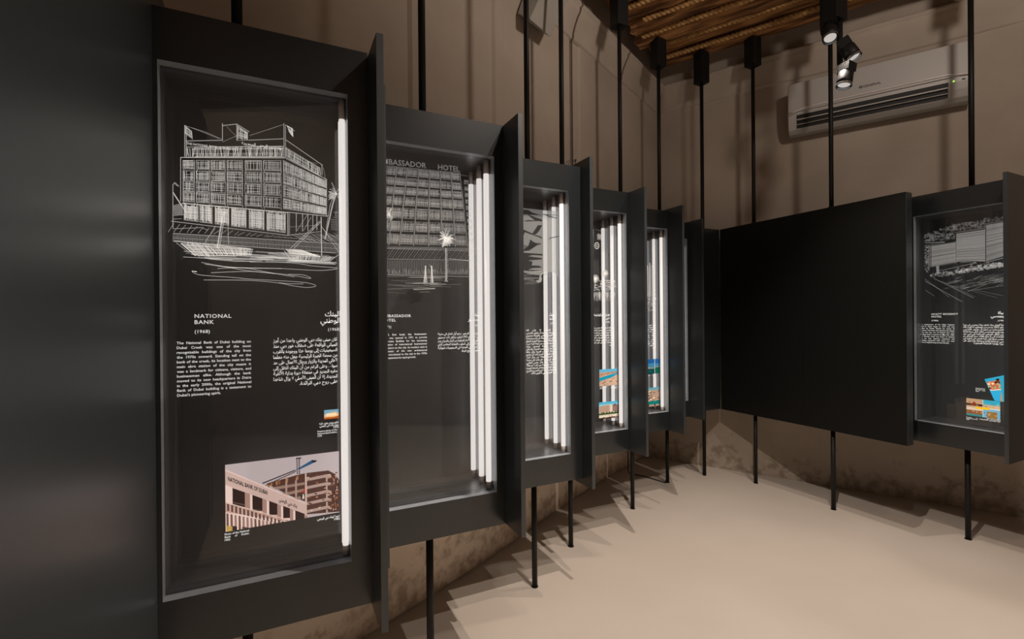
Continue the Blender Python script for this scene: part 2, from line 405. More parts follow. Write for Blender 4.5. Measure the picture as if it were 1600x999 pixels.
def paragraph(name, parent, lines, x0, x1, z0, dz, h, ar=False, m=None, last='L', bold=.016):
    bm = bmesh.new()
    for i, t in enumerate(lines):
        z = z0 - i * dz; lastl = i == len(lines) - 1
        if lastl: put_text(bm, t, x1 if ar else x0, z, h, None, 'R' if ar else 'L', -.0007, bold, ar)
        else: put_text(bm, t, x1 if ar else x0, z, h, x1 - x0, 'R' if ar else 'L', -.0007, bold, ar)
    return finish(name, bm, m or INKT, parent)
def titles(pane, en, year, arl, x=.063, xr=.462, m=None, zt=1.509):
    bm = bmesh.new()
    for i, t in enumerate(en): put_text(bm, t, x, zt - i * .0175, .0115, None, 'L', -.0007, .016, sp=1.12, xs=1.08)
    put_text(bm, year, x, zt - .044, .0098, None, 'L', -.0007, .016, sp=1.1)
    finish('english_title', bm, m or INKT, pane)
    bm = bmesh.new()
    for i, t in enumerate(arl): put_text(bm, t, xr, zt + .003 - i * .021, .0165, None, 'R', -.0007, .02, ar=True)
    put_text(bm, year, xr, zt - .044, .0098, None, 'R', -.0007, .012, sp=1.1)
    finish('arabic_title', bm, m or INKT, pane)

# ---------------------------------------------------------------- display cabinets
ZT, ZB, WT, WB = 2.328, .618, 2.189, .760
YP = .110       # depth of the printed pane behind the cabinet's face
def cabinet(x0, yf, rot, W, wl, wr, label, left=None, right=None, tubes=(.058, .14, .24), tr=.0118):
    """x0,yf: left end and face of the front panel; wl, wr: window edges in local x"""
    t = empty('display_cabinet', (x0, yf, 0), rot, label, 'display case', 'charcoal display cabinets in a row')
    bm = bmesh.new()
    box(bm, 0, wl, 0, .002, ZB, ZT); box(bm, wr, W, 0, .002, ZB, ZT); box(bm, wl, wr, 0, .002, WT, ZT); box(bm, wl, wr, 0, .002, ZB, WB)
    bmesh.ops.remove_doubles(bm, verts=bm.verts, dist=1e-6)
    mesh('front_panel', bm, M['panel'], t)
    hx0, hx1 = .002, W - .002; lt = min(.012, W - wr - .004)
    bxm('housing', [(hx0, wl - .012, .0022, .31, ZB, ZT), (wr + lt, hx1, .0022, .31, ZB, ZT), (wl - .012, wr + lt, .0022, .31, WT + .012, ZT), (wl - .012, wr + lt, .0022, .31, ZB, WB - .012), (hx0, hx1, .31, .322, ZB, ZT)], M['panel'], t)
    # window lining: separate strips with fine grooves between them, front strip in bright aluminium
    ys = [.0022, .038, .046, .075, .105, .135, .165, .195, .225, .255, .30]
    bm = bmesh.new(); e = .0015
    for a, b in zip(ys[:-1], ys[1:]):
        mi = 0 if a < .01 else 1
        box(bm, wl - .012, wl, a, b - e, WB - .012, WT + .012, mi=mi); box(bm, wr, wr + lt, a, b - e, WB - .012, WT + .012, mi=mi)
        box(bm, wl, wr, a, b - e, WT, WT + .012, mi=mi); box(bm, wl, wr, a, b - e, WB - .012, WB, mi=mi)
    mesh('window_lining', bm, [M['alu'], M['inner']], t)
    bxm('back_panel', (wl - .008, wr + lt * .6, .295, .309, WB - .01, WT + .01), M['back'], t)
    bxm('glass_pane', (wl + .0005, wr - .0005, .0395, .0435, WB + .0005, WT - .0005), M['glass'], t)
    pane = bxm('printed_pane', (wl + .0005, wr - .0005, .0, .004, WB + .0005, WT - .0005), M['acrylic'], t)
    pane.location = (0, YP, 0)
    for y in tubes:
        bm = bmesh.new(); tube(bm, [(wr - tr - .0014, y, .792), (wr - tr - .0014, y, 2.128)], tr, 12)
        tb = mesh('light_tube', bm, M['tube'], t)
        for za, zb in ((WB + .001, .7915), (2.1285, WT - .001)):
            bm = bmesh.new(); tube(bm, [(wr - tr - .0014, y, za), (wr - tr - .0014, y, zb)], tr - .0006, 12)
            mesh('tube_cap', bm, M['cap'], tb)
    if left is not None: bxm('side_panel', (-.0205, -.0005, -left, .324, ZB, ZT), M['panel_flat'], t)
    if right is not None: 
        dd, zb, zt = right
        bxm('side_panel', (W + .0005, W + .0205, -dd, .324, zb, zt), M['panel_flat'], t)
    return t, pane

def mapper(i_axis, plane, x0, rot=0):
    """photo measurement -> (x, z) on a printed pane standing at its real place"""
    def f(px, py):
        r = ray(px, py)
        if rot == 0: k = plane / r.y; return (r.x * k - x0, H + r.z * k)
        k = plane / r.x; return (x0 - r.y * k, H + r.z * k)
    return f

U = [ # x0, face v, right side-panel u, window right, depth of right side panel, its bottom, top
    (-.285, 1.5449, .2609, .2007, .143, .605, 2.316),
    (.354, 1.8799, .8766, .838, .151, .618, 2.323),
    (.926, 2.2196, 1.5081, 1.4317, .085, .582, 2.361),
    (1.58, 2.5407, 2.0998, 2.0863, .157, .614, 2.327),
    (2.245, 2.861, 2.7582, 2.7507, .146, .611, 2.345),
    (2.81, 3.1606, 3.2866, 3.269, .147, .612, 2.342)]
LAB = ['display cabinet with white sketch of a flagged bank building, nearest on the left',
       'display cabinet with faint sketch of a tall hotel facade and palm, second from left',
       'display cabinet with torn grey shapes and long Arabic text, third from left',
       'display cabinet with clock tower sketch and two aerial photographs, fourth from left',
       'narrow-looking display cabinet showing blue sky photographs, fifth from left',
       'display cabinet reduced to one thin lit slit, last before the dark corner']
CAB = []
for i, (x0, v, ur, wr, dd, fb, ft) in enumerate(U):
    W = ur - x0; wrl = wr - x0; wll = wrl - .476 if i < 5 else .03
    left = None if i == 0 else .15
    t, p = cabinet(x0, v, 0, W, wll, wrl, LAB[i], left, (dd, fb, ft), tubes=(.0535, .0725) if i == 0 else (.058, .14, .24), tr=.0092 if i == 0 else .0118)
    CAB.append((t, p, wrl - .476, wll, wrl, mapper(0, v + YP, x0)))
XR0 = 1.846
tR, pR = cabinet(4.0241, XR0, -PI / 2, XR0 - 1.300, .030, .508, 'display cabinet on the right wall with striped hotel sketch and tilted postcards', .135, (.15, .612, 2.34))
CAB.append((tR, pR, .0301, .030, .508, mapper(1, 4.0241 + YP, XR0, 1)))
exec_arts = []

# ---- cabinet 1: the bank
t, P, ox, wl, wr, m = CAB[0]
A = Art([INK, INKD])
S = lambda *pts, w=.0016, mi=0: A.line([m(*p) for p in pts], w, mi)
S((290.2, 220.5), (347.6, 219.3)); S((347.6, 220), (347.6, 192.8)); S((347, 196.5), (370, 194)); S((370, 194), (389.6, 206.3)); S((370, 194), (370, 220)); S((386.6, 206.5), (386.6, 219.5))
S((388, 219.3), (443.6, 217)); S((288.7, 195.8), (288.7, 245.3)); S((291.2, 200), (291.2, 246), w=.0012)
A.quad_hatch([m(371.5, 197), m(386, 207), m(386, 219), m(371.5, 219.5)], 9, 8, .0014)
S((289.3, 196.5), (299.5, 205.5), (301, 218), (289.3, 208.5), (289.3, 196.5), w=.0012); A.quad_hatch([m(291, 199), m(299, 206), m(300.5, 216), (m(290, 208))], 4, 3, .0014)
S((443.6, 192.8), (443.9, 246.5)); S((446, 196), (446.3, 246.5), w=.0012)
S((446, 195), (460.5, 204.8), w=.0012); A.quad_hatch([m(449, 197), m(457, 201), m(458, 214.4), m(452, 206)], 7, 6, .0016)
S((290.5, 197), (320, 206), (346, 217.5), w=.0007); S((300, 200), (343, 217), w=.0007); S((390, 212), (443, 194.7), w=.0007); S((347.6, 222), (372, 211.5), w=.0006); S((354, 198), (370, 214), w=.0005)
A.quad_hatch([m(291, 230), m(443, 228.5), m(443, 245.5), m(291, 246)], 80, 7, .0011, drop=.1)
S((282.3, 246.2), (446, 247), w=.0018); S((282.3, 246), (282.3, 315), w=.0014)
cols = [(286, 304), (306.8, 327.3), (329.6, 352), (354.7, 379), (382.9, 408.9), (411.6, 439.3)]
rl = [(250.9, 264), (267, 281.8), (283.3, 299), (300, 315)]; rr = [(251.3, 267.3), (270.5, 286), (289, 305.7), (309, 325.5)]
for r in range(4):
    for c0, c1 in cols:
        q = []
        for x, side in ((c0, 0), (c1, 0), (c1, 1), (c0, 1)):
            k = (x - 286) / 153.3; q.append(m(x, rl[r][side] * (1 - k) + rr[r][side] * k))
        A.quad_hatch(q, 11, 6, .0010, drop=.15)
        for x in (c0 + 1, c1):
            k = (x - 286) / 153.3; y = rl[r][1] * (1 - k) + rr[r][1] * k; S((x, y), (x + .4, y + 3.2), w=.0009)
colr = [(442.9, 455.3), (456.5, 469.3), (470.2, 478.6), (479.8, 487.4), (488.5, 494.9), (495.9, 501.3), (502.3, 509.3)]
ra = [(251.3, 269.7), (271.3, 288), (289.7, 308), (310.5, 326.5)]; rb = [(283, 294.5), (297, 308), (310.5, 322.5), (325, 336)]
for r in range(4):
    for c0, c1 in colr:
        q = []
        for x, side in ((c0, 0), (c1, 0), (c1, 1), (c0, 1)):
            k = (x - 443) / 66.3; q.append(m(x, ra[r][side] * (1 - k) + rb[r][side] * k))
        A.quad_hatch(q, 7, 6, .0011, drop=.1)
A.quad_hatch([m(446.9, 231.2), m(500.5, 263.3), m(500.5, 275.3), m(446.9, 246)], 34, 6, .0011)
S((446.9, 219.2), (503.7, 258.5)); S((503, 258), (503, 274.5)); S((446.9, 248), (510.9, 281.2)); S((505, 262), (510, 290), w=.0006); S((510.3, 281), (510.3, 338), w=.0012); S((480, 253), (496, 256), w=.0005)
for c0, c1 in ((288, 309.5), (312.5, 331.5), (336.5, 357.5), (362, 384.5), (389.5, 412.5), (417, 446)):
    f = lambda x: 318 + (x - 285) * 14.5 / 165; g = lambda x: 347 + (x - 286) * 20.5 / 164
    A.quad_hatch([m(c0, f(c0)), m(c1, f(c1)), m(c1, g(c1) - 3), m(c0, g(c0) - 3)], int((c1 - c0) * 1.0), 10, .0013, drop=.06)
S((285.3, 318), (450, 332.5), w=.0026); S((268, 346), (450, 368.3), w=.0014); S((450, 368.3), (502, 362), w=.0012)
S((450, 332), (512, 338.3), w=.0018); S((449.8, 332), (450, 368), w=.0022); S((452.4, 333), (452.4, 367), w=.001)
for x, y0, y1 in ((462.9, 333, 362.5), (472.7, 334, 362), (481, 335, 361), (488.8, 336, 360.5), (495, 337, 360)): S((x, y0), (x, y1), w=.0016)
S((464, 361), (480, 336), w=.0008); S((474, 361), (486, 340), w=.0008); S((453, 355), (500, 352), w=.0005)
for k in range(26):
    x = 272 + k * 9.2; S((x, 347 + (x - 268) * .123 + 2), (x - 9 + random.uniform(-3, 3), 363 + k * .45), w=.0007)
for k in range(26):
    x = 455 + k * 3; S((x, 366 + random.uniform(-2, 2)), (x + 22, 378 + random.uniform(-2, 2)), w=.0006)
for k in range(118):   # quay railing
    x = 271 + k * 2.24; yt = 365 + (x - 271) * .062; yb = 377.5 + (x - 271) * .073; S((x, yt), (x + random.uniform(-.4, .4), yb), w=.0006)
S((271, 365), (534, 381.6), w=.0011); S((271, 372), (530, 389), w=.0006); S((271, 377.5), (524, 395.6), w=.0013)
S((270.5, 288), (270.5, 357), w=.0012); S((270.5, 289), (274, 285.5), (280, 292), w=.0012); S((272, 286), (278, 291.5), w=.0012); S((270.8, 301), (292, 334), w=.0022); S((272, 304), (284, 322), w=.0016); S((270, 337), (290, 336), w=.0009); S((270, 343), (284, 342), w=.0009); S((270.5, 358), (315, 356), (325, 360), w=.001)
for k in range(9): S((272 + k * 1.6, 321 - k * .4), (273 + k * 1.6, 336), w=.0009)
S((525.3, 303), (519.6, 320), (507.7, 374), w=.0032); S((522, 303), (515.5, 322), (509.5, 358), w=.0012)
for e in ((518, 285.7), (519, 293.7), (513.3, 300), (513.3, 306), (513.3, 313), (531, 316), (534, 310), (538, 306), (529, 296), (515, 296), (520, 313)): S((525, 303), ((525 + e[0]) / 2, (303 + e[1]) / 2 - 1.5), e, w=.0016)
for k in range(10): S((513 + random.uniform(0, 3), 300 + k * 1.3), (521 + random.uniform(-1, 2), 302 + k * .9), w=.0014)
for k in range(7): S((517, 343 + k * 2.6), (534, 345 + k * 2.6), w=.0006)
S((521, 332), (533, 332), (533, 340), (521, 340), w=.0008); S((524, 333), (527, 333), (527, 338), (524, 338), (524, 333), w=.0008)
S((501.6, 339.6), (502.4, 400), w=.0028); S((499.3, 346), (453.7, 388.6), w=.0014); S((501, 347), (458.5, 389), w=.0014); S((502, 353.6), (530, 395.7), w=.0011); S((505, 358), (533, 391), w=.0009)
S((444, 392), (455, 407), (513, 410), (535, 394), w=.0016); A.quad_hatch([m(447, 390), m(470, 391), m(500, 401), m(452, 396)], 8, 7, .0018)
A.quad_hatch([m(453, 398), m(525, 401), m(513, 409), m(457, 406)], 40, 3, .0011, frame=False)
for k in range(7): S((450 + random.uniform(-3, 6), 406 + k * .6), (515 + random.uniform(-5, 14), 410 + k * .6), w=.0012)
S((350.2, 330), (346, 350), (339.7, 388), w=.0034); S((352, 332), (343, 388), w=.0014); S((337, 353.6), (317.3, 384.5), w=.0010); S((356, 327), (357, 382), w=.0010)
A.quad_hatch([m(278, 378), m(395.8, 389), m(392, 400), m(306, 402)], 46, 9, .0016, frame=False, drop=.05)
S((272.4, 376.8), (340, 383), (396, 390), w=.0014); S((276, 380), (296, 395), w=.0012)
for k in range(22):
    x = 271 + random.uniform(0, 150); y = 393 + random.uniform(0, 12); S((x, y), (x + random.uniform(20, 60), y + random.uniform(1, 4)), (x + random.uniform(70, 120), y + random.uniform(3, 6)), w=random.uniform(.0006, .0017))
for k in range(16):
    x = 390 + random.uniform(0, 60); y = 395 + random.uniform(0, 14); S((x, y), (x + random.uniform(20, 70), y + random.uniform(0, 3)), w=random.uniform(.0006, .0015))
def curve(pts, n=5):
    out = []
    for i in range(len(pts) - 1):
        p0, p1, p2, p3 = pts[max(i - 1, 0)], pts[i], pts[i + 1], pts[min(i + 2, len(pts) - 1)]
        for k in range(n):
            u = k / n
            out.append(tuple(.5 * ((2 * p1[j]) + (-p0[j] + p2[j]) * u + (2 * p0[j] - 5 * p1[j] + 4 * p2[j] - p3[j]) * u * u + (-p0[j] + 3 * p1[j] - 3 * p2[j] + p3[j]) * u ** 3) for j in (0, 1)))
    return out + [pts[-1]]
for pts in ([(300.5, 424.4), (308, 425), (300, 424), (313, 430), (360, 433.5), (390, 436.3), (437.6, 439), (476.9, 441.9), (493.7, 446.8), (479.7, 449.6), (457, 446.8), (436, 442.6), (390, 438.4), (318.7, 437.8)],
            [(315, 410.4), (341, 415.3), (390, 423.7), (453, 430), (485.3, 435.6), (474, 430), (450, 429)],
            [(390, 409.7), (453, 411), (490, 416), (527.3, 419.5), (499.3, 423), (440, 420), (390, 419.5), (340, 416)],
            [(436, 442), (450, 443.5), (474, 444)], [(320, 413), (360, 418), (400, 419), (440, 420)], [(330, 426.5), (390, 424.5), (430, 428)], [(340, 420), (380, 419), (420, 426), (460, 433)]):
    A.line(curve([m(*p) for p in pts]), .0013)
for txt, a, b, ar_ in (('THE NATIONAL BANK OF DUBAI LTD', 291.3, 371, False), ('بنك دبي الوطني المحدودة', 377.6, 439.6, True)):
    q0 = m(a, 225.6); q1 = m(b, 225.2); put_text(A.bm, txt, q1[0] if ar_ else q0[0], q0[1] - .001, .0062 if not ar_ else .0085, q1[0] - q0[0], 'R' if ar_ else 'L', A.step(), .03, ar_)
A.done('bank_sketch', P)
titles(P, ['NATIONAL', 'BANK'], '(1968)', ['البنك', 'الوطني'], ox + .063, ox + .4615)
EN1 = ['The National Bank of Dubai building on', 'Dubai Creek was one of the most', 'recognisable buildings of the city from', 'the 1970s onward. Standing tall on the', 'bank of the creek, its location next to the', 'main abra station of the city meant it', 'was a landmark for citizens, visitors, and', 'businessmen alike. Although the bank', 'moved to its new headquarters in Deira', 'in the early 2000s, the original National', 'Bank of Dubai building is a testament to', "Dubai's pioneering spirit."]
paragraph('english_text', P, EN1, ox + .0195, ox + .2055, 1.434, .01355, .0078)
AR1 = ['كان مبنى بنك دبي الوطني واحدا من أبرز', 'المباني الواقعة على ضفاف خور دبي منذ', 'السبعينيات إلى يومنا هذا ووجوده بالقرب', 'من محطة العبرة الرئيسية جعل منه معلما', 'لأهالي المدينة والزوار ورجال الأعمال على حد', 'سواء . وعلى الرغم من أن البنك انتقل إلى', 'مقره الجديد في منطقة ديرة بداية الألفية', 'الجديدة، إلا أن المبنى الأصلي لا يزال شاهدا', 'على روح دبي الرائدة.']
paragraph('arabic_text', P, AR1, ox + .2655, ox + .4515, 1.433, .0170, .0105, ar=True, bold=.022)

def photo(name, parent, x0, x1, z0, z1, polys, sky, label=None, y=-.0008, shear=0, M2=None):
    """a printed picture: polygons in 0..1 coordinates (x right, y up)"""
    cols_ = [sky]; 
    for c, _ in polys:
        if c not in cols_: cols_.append(c)
    A_ = Art([cm(c) for c in cols_]); A_.y = y
    T = M2 or (lambda a, b: (x0 + a * (x1 - x0), z0 + b * (z1 - z0)))
    A_.poly([T(0, 0), T(1, 0), T(1, 1), T(0, 1)])
    for c, pl in polys:
        A_.poly([T(min(1, max(0, a)), min(1, max(0, b))) for a, b in pl], cols_.index(c))
    o = A_.done(name, parent)
    if label: o['label'] = label
    return o
def R4(x0, y0, x1, y1): return [(x0, y0), (x1, y0), (x1, y1), (x0, y1)]
rn = random.Random(3)
# construction picture; source crop box is x 75..1118, top 210->80, bottom 830->655 (skewed by perspective)
def cp(px, py):
    a = (px - 75) / 1043; top = 210 - a * 130; bot = 818 - a * 153; return (a, 1 - (py - top) / (bot - top))
pol = []
CR_, DK, BR, SH = (205, 180, 170), (52, 38, 36), (150, 105, 75), (160, 132, 122)
def add(c, *pts): pol.append((c, [cp(*p) for p in pts]))
add((88, 62, 56), (430, 385), (560, 350), (700, 310), (790, 290), (1010, 265), (1080, 300), (1118, 360), (1118, 660), (790, 680), (790, 560), (640, 500))
for yy in (0, 1, 2, 3, 4):     # floors of the tower under construction
    y = 315 + yy * 75; add((196, 168, 156), (800, y + 25), (1000, y - 15), (1040, y - 5), (1040, y + 22), (1000, y + 14), (800, y + 52))
for yy in range(3):
    y = 400 + yy * 60; add((170, 138, 122), (480 + yy * 70, y + 20), (780, y - 25), (780, y), (520 + yy * 70, y + 42))
for x in (600, 690, 785): add((186, 158, 146), (x, 330), (x + 18, 328), (x + 18, 520 + (x - 600) * .3), (x, 520 + (x - 600) * .3))
for k in range(5): add((196, 168, 156), (985 + 0, 320 + 78 * k), (1003, 318 + 78 * k), (1003, 370 + 78 * k), (985, 372 + 78 * k))
for k in range(46):
    x = 800 + rn.random() * 310; y = 290 + rn.random() * 360 - (x - 800) * .05
    add(rn.choice([(176, 112, 76), (214, 150, 112), (60, 44, 44), (120, 84, 66), (228, 200, 186)]), (x, y), (x + 22, y - 4), (x + 24, y + 7), (x + 2, y + 10))
for k in range(26):
    x = 1040 + rn.random() * 70; y = 290 + k * 14; add(rn.choice([(176, 112, 76), (214, 170, 150), (60, 44, 44)]), (x, y), (x + 9, y), (x + 9, y + 22), (x, y + 22))
for k in range(14):
    x = 440 + k * 24; y = 385 - k * 6; add(rn.choice([(150, 98, 58), (96, 62, 48), (180, 130, 84)]), (x, y), (x + 20, y - 5), (x + 16, y + 36), (x + 2, y + 30))
for xx in (718, 740): add((58, 44, 50), (xx - 12, 140), (xx - 6, 140), (xx - 4, 300), (xx - 10, 300))
for k in range(8): add((58, 44, 50), (706, 150 + k * 19), (742, 160 + k * 19), (742, 164 + k * 19), (706, 155 + k * 19))
add((58, 44, 50), (702, 150), (752, 142), (752, 152), (702, 160))
add((50, 92, 128), (690, 262), (850, 168), (870, 172), (870, 192), (740, 252)); add((40, 50, 66), (850, 165), (905, 170), (880, 190), (850, 186))
add((66, 54, 60), (390, 378), (690, 258), (700, 264), (400, 386)); add((66, 54, 60), (420, 400), (700, 268), (704, 274), (424, 406))
for k in range(12): x = 430 + k * 22; add((66, 54, 60), (x, 380 - k * 9), (x + 3, 380 - k * 9), (x + 14, 392 - k * 9), (x + 11, 394 - k * 9))
add(CR_, (75, 255), (790, 580), (790, 690), (75, 390)); add((226, 204, 196), (75, 250), (790, 574), (790, 584), (75, 262))
add((232, 210, 200), (75, 390), (790, 690), (790, 830), (75, 830))
for x0_, x1_ in ((135, 240), (305, 392), (452, 525), (578, 640), (690, 775)):
    yt = lambda x: 398 + (x - 80) * .395; add(DK, (x0_, yt(x0_)), (x1_, yt(x1_)), (x1_, yt(x1_) + 150 - (x1_ - 135) * .12), (x0_, yt(x0_) + 168 - (x0_ - 135) * .12))
    add((120, 98, 92), (x0_ + 2, yt(x0_) + 128), (x1_, yt(x1_) + 112), (x1_, yt(x1_) + 120), (x0_ + 2, yt(x0_) + 136))
    add(SH, (x1_, yt(x1_)), (x1_ + 48 - x0_ * .03, yt(x1_ + 45)), (x1_ + 48 - x0_ * .03, yt(x1_) + 172), (x1_, yt(x1_) + 155))
add((188, 160, 148), (75, 548), (620, 735), (620, 760), (75, 640))
add((222, 198, 186), (75, 545), (640, 728), (640, 736), (75, 556))
for k in range(15):
    x = 80 + k * 34; y = 562 + k * 12.2; add((100, 78, 72), (x + 8, y), (x + 26, y + 6), (x + 26, y + 70 - k * 2), (x + 8, y + 64 - k * 2))
for k in range(14):
    x = 78 + k * 34; y = 650 + k * 8; add(rn.choice([(150, 122, 112), (112, 88, 78)]), (x + 4, y), (x + 22, y + 3), (x + 24, y + 150), (x + 4, y + 150))
add((196, 168, 92), (80, 760), (130, 770), (130, 830), (80, 830)); add((60, 44, 40), (135, 765), (170, 772), (170, 830), (135, 830)); add((96, 74, 66), (215, 775), (265, 785), (265, 830), (215, 830))
add((200, 60, 46), (760, 470), (786, 415), (790, 470), (770, 484)); add((40, 40, 40), (742, 500), (762, 486), (756, 530), (744, 528)); add((236, 226, 220), (762, 488), (778, 486), (774, 532), (756, 534)); add((34, 90, 60), (770, 484), (788, 478), (784, 516), (776, 516))
add((214, 190, 178), (784, 290), (800, 288), (800, 690), (784, 690))
ph = photo('bank_photograph', P, ox + .1353, ox + .4535, .8765, 1.0745, pol, (212, 196, 196), 'colour print of the bank front and a crane over a concrete frame')
q = lambda px, py: (ox + .1353 + cp(px, py)[0] * .3182, .8765 + cp(px, py)[1] * .198)
for txt, p0, p1, h_, ar_ in (('NATIONAL BANK OF DUBAI', (98, 352), (438, 487), .0125, False), ('بنك دبي الوطني', (540, 545), (708, 615), .011, True)):
    a, b = q(*p0), q(*p1); sl = (b[1] - a[1]) / (b[0] - a[0])
    bm = bmesh.new(); put_text(bm, txt, a[0] if not ar_ else a[0], a[1], h_, b[0] - a[0], 'L', -.0016, .03, ar_, slope=sl)
    finish('parapet_lettering', bm, cm((30, 22, 24)), ph)
paragraph('picture_caption', P, ['Photo of the National', 'Bank of Dubai,', '1982'], ox + .1323, ox + .196, .8665, .0085, .0058, bold=.03)
paragraph('arabic_picture_caption', P, ['صورة لبنك دبي الوطني،', '1982'], ox + .385, ox + .4545, .8625, .0095, .0072, ar=True, bold=.03)
pol = [((120, 168, 196), R4(0, .55, 1, 1)), ((196, 120, 60), R4(0, 0, 1, .22)), ((226, 190, 140), [(0, .2), (.2, .62), (.8, .8), (1, .5), (1, .2)]), ((180, 96, 40), [(.1, .2), (.5, .12), (1, .3), (1, 0), (0, 0)])]
pol += [((250, 240, 220), R4(.16 + k * .1, .34, .22 + k * .1, .62)) for k in range(7)]
photo('postage_stamp', P, ox + .410, ox + .4535, 1.1815, 1.211, pol, (236, 222, 196))
paragraph('stamp_caption_arabic', P, ['طابع بريدي يظهر عليه', 'مبنى بنك دبي الوطني،', '1970'], ox + .395, ox + .4535, 1.1665, .0080, .0062, ar=True, bold=.03)
paragraph('stamp_caption', P, ['Postage stamp of the', 'National Bank building,', '1970'], ox + .3895, ox + .449, 1.1425, .0075, .0052, bold=.03)

# ---- cabinet 2: the hotel front
t, P, ox, wl, wr, m = CAB[1]
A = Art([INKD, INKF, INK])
c2 = lambda x, y: m(600 + x / 4.161, 220 + y / 4.161)
S2 = lambda *pts, w=.0016, mi=0: A.line([c2(*p) for p in pts], w, mi)
tx = [-200, -130, -60, 8, 80, 150, 225, 295, 365, 435, 493]; bx_ = [-330, -235, -145, -50, 30, 100, 190, 288, 375, 462, 543]
ty = lambda x: 165 + (x - 30) * .098; 
rows_l = [165, 228, 292, 352, 425, 512, 597, 680]
def Q(ci, rf):   # column line ci (float), row fraction rf 0..7
    i = int(min(ci, 9)); k = ci - i; f = rf / 7
    xt = tx[i] * (1 - k) + tx[i + 1] * k; xb = bx_[i] * (1 - k) + bx_[i + 1] * k; fx = f ** 1.15
    x = xt * (1 - fx) + xb * fx
    j = int(min(rf, 6)); kk = rf - j; y = rows_l[j] * (1 - kk) + rows_l[j + 1] * kk
    return (x, y + (x - 30) * .098 * (1 - f * .75))
for ci in range(3, 10):
    for r in range(7):
        g = .08
        A.quad_hatch([c2(*Q(ci + g, r + .1)), c2(*Q(ci + 1 - g, r + .1)), c2(*Q(ci + 1 - g, r + .88)), c2(*Q(ci + g, r + .88))], 15, 7, .0011, mi=0, drop=.15)
        S2(Q(ci + g, r + .5), Q(ci + 1 - g, r + .5), w=.002); S2(Q(ci + g, r + .62), Q(ci + 1 - g, r + .62), w=.0012)
    S2(*[Q(ci + 0, r) for r in range(8)], w=.0024); S2(*[Q(ci + .04, r) for r in range(8)], w=.0012, mi=1)
S2(*[Q(10, r) for r in range(8)], w=.002); S2((-80, 155), (493, 212), w=.0018)
S2((497, 224), (565, 234), (572, 690), w=.0012)
for k in range(10):
    y = 258 + k * 42; x = 520 + k * 3.4; A.quad_hatch([c2(x, y), c2(x + 26, y + 3), c2(x + 26, y + 26), c2(x, y + 23)], 3, 3, .0014)
for k in range(5): S2((20, 688 + k * 3), (600, 700 + k * 3), w=.0009, mi=1)
for k in range(34): x = 20 + k * 17; S2((x + 30, 695 + k * .3), (x - 25, 775), w=.0011, mi=0 if k % 2 else 1)
S2((-20, 700), (620, 720), w=.0014); S2((-20, 770), (600, 778), w=.0016); S2((420, 768), (560, 782), w=.003)
for k in range(74): x = -10 + k * 7.9; S2((x, 778), (x + random.uniform(-2, 2), 872 - random.uniform(0, 20)), w=.0011, mi=k % 2)
for k in range(80): x = -10 + k * 7.2; S2((x, 872), (x + random.uniform(-6, 6), 845 + random.uniform(-14, 12)), w=.0012, mi=0)
S2((-20, 872), (560, 885), w=.0022)
for k in range(26): x = random.uniform(0, 300); y = random.uniform(885, 985); S2((x, y), (x + random.uniform(60, 260), y + random.uniform(-6, 10)), w=random.uniform(.0007, .0018), mi=random.choice([0, 1]))
S2((190, 968), (330, 962), w=.004)
for k in range(60):
    a = random.uniform(0, 2 * PI); r = random.uniform(30, 58); cx, cy = 402 + random.uniform(-12, 12), 640 + random.uniform(-14, 14)
    S2((cx, cy), (cx + r * .6 * math.cos(a), cy + r * .8 * math.sin(a)), (cx + r * math.cos(a), cy + r * math.sin(a) * 1.1 + 4), w=.0036, mi=2 if k % 3 == 0 else 0)
for k in range(34): y = 700 + k * 6.4; S2((394 + random.uniform(0, 3), y), (411 + random.uniform(-2, 3), y + 6), w=.003, mi=0)
S2((400, 700), (403, 915), w=.0016, mi=2); S2((388, 914), (416, 914), w=.003)
for cx in (268, 308):
    for k in range(14): S2((cx + random.uniform(-3, 3), 815), (cx + random.uniform(-12, 12), 925), w=.0018)
    S2((cx - 4, 815), (cx + 4, 824), w=.004)
S2((296, 806), (320, 850), w=.002)
for k in range(40): a = random.uniform(0, 6.28); S2((32, 480), (32 + 30 * math.cos(a), 480 + 46 * math.sin(a)), w=.002)
a, b = c2(-48, 150), c2(490, 206)
put_text(A.bm, 'AMBASSADOR HOTEL', a[0], a[1] + .002, .023, b[0] - a[0], 'L', A.step(), .01, slope=(b[1] - a[1]) / (b[0] - a[0]), mi=0)
A.done('hotel_sketch', P)
titles(P, ['AMBASSADOR', 'HOTEL'], '(1971)', ['فندق', 'السفير'], ox + .021, ox + .4515)
EN2 = ["Dubai's first hotel, the Ambassador", 'Hotel was opened in 1971 to provide', 'world-class facilities for the increasing', 'population of international businessmen', 'and visitors to the city. Its modern style is', 'emblematic of the new architectural', 'styles introduced to the city in the 1970s', 'to complement its rapid growth.']
paragraph('english_text', P, EN2, ox + .0195, ox + .2075, 1.434, .01355, .0078)
AR2 = ['افتتح فندق السفير - وهو أول فندق في مدينة', 'دبي - في عام 1971 لتوفير مرافق ذات مستوى', 'عالمي لتلبية الأعداد المتزايدة من التجار والسياح. يرمز', 'طراز الفندق إلى أسلوب العمارة المعاصر الذي', 'تم إدخاله إلى المدينة في السبعينيات لمواكبة', 'النمو السريع فيها.']
paragraph('arabic_text', P, AR2, ox + .2552, ox + .4491, 1.432, .0150, .0095, ar=True, bold=.022)
pol = [((196, 140, 90), R4(0, .1, 1, .62)), ((120, 70, 40), R4(0, 0, 1, .14)), ((226, 170, 110), R4(.2, .3, .9, .7))] + [((140, 86, 52), R4(.22 + k * .1, .34, .26 + k * .1, .6)) for k in range(7)]

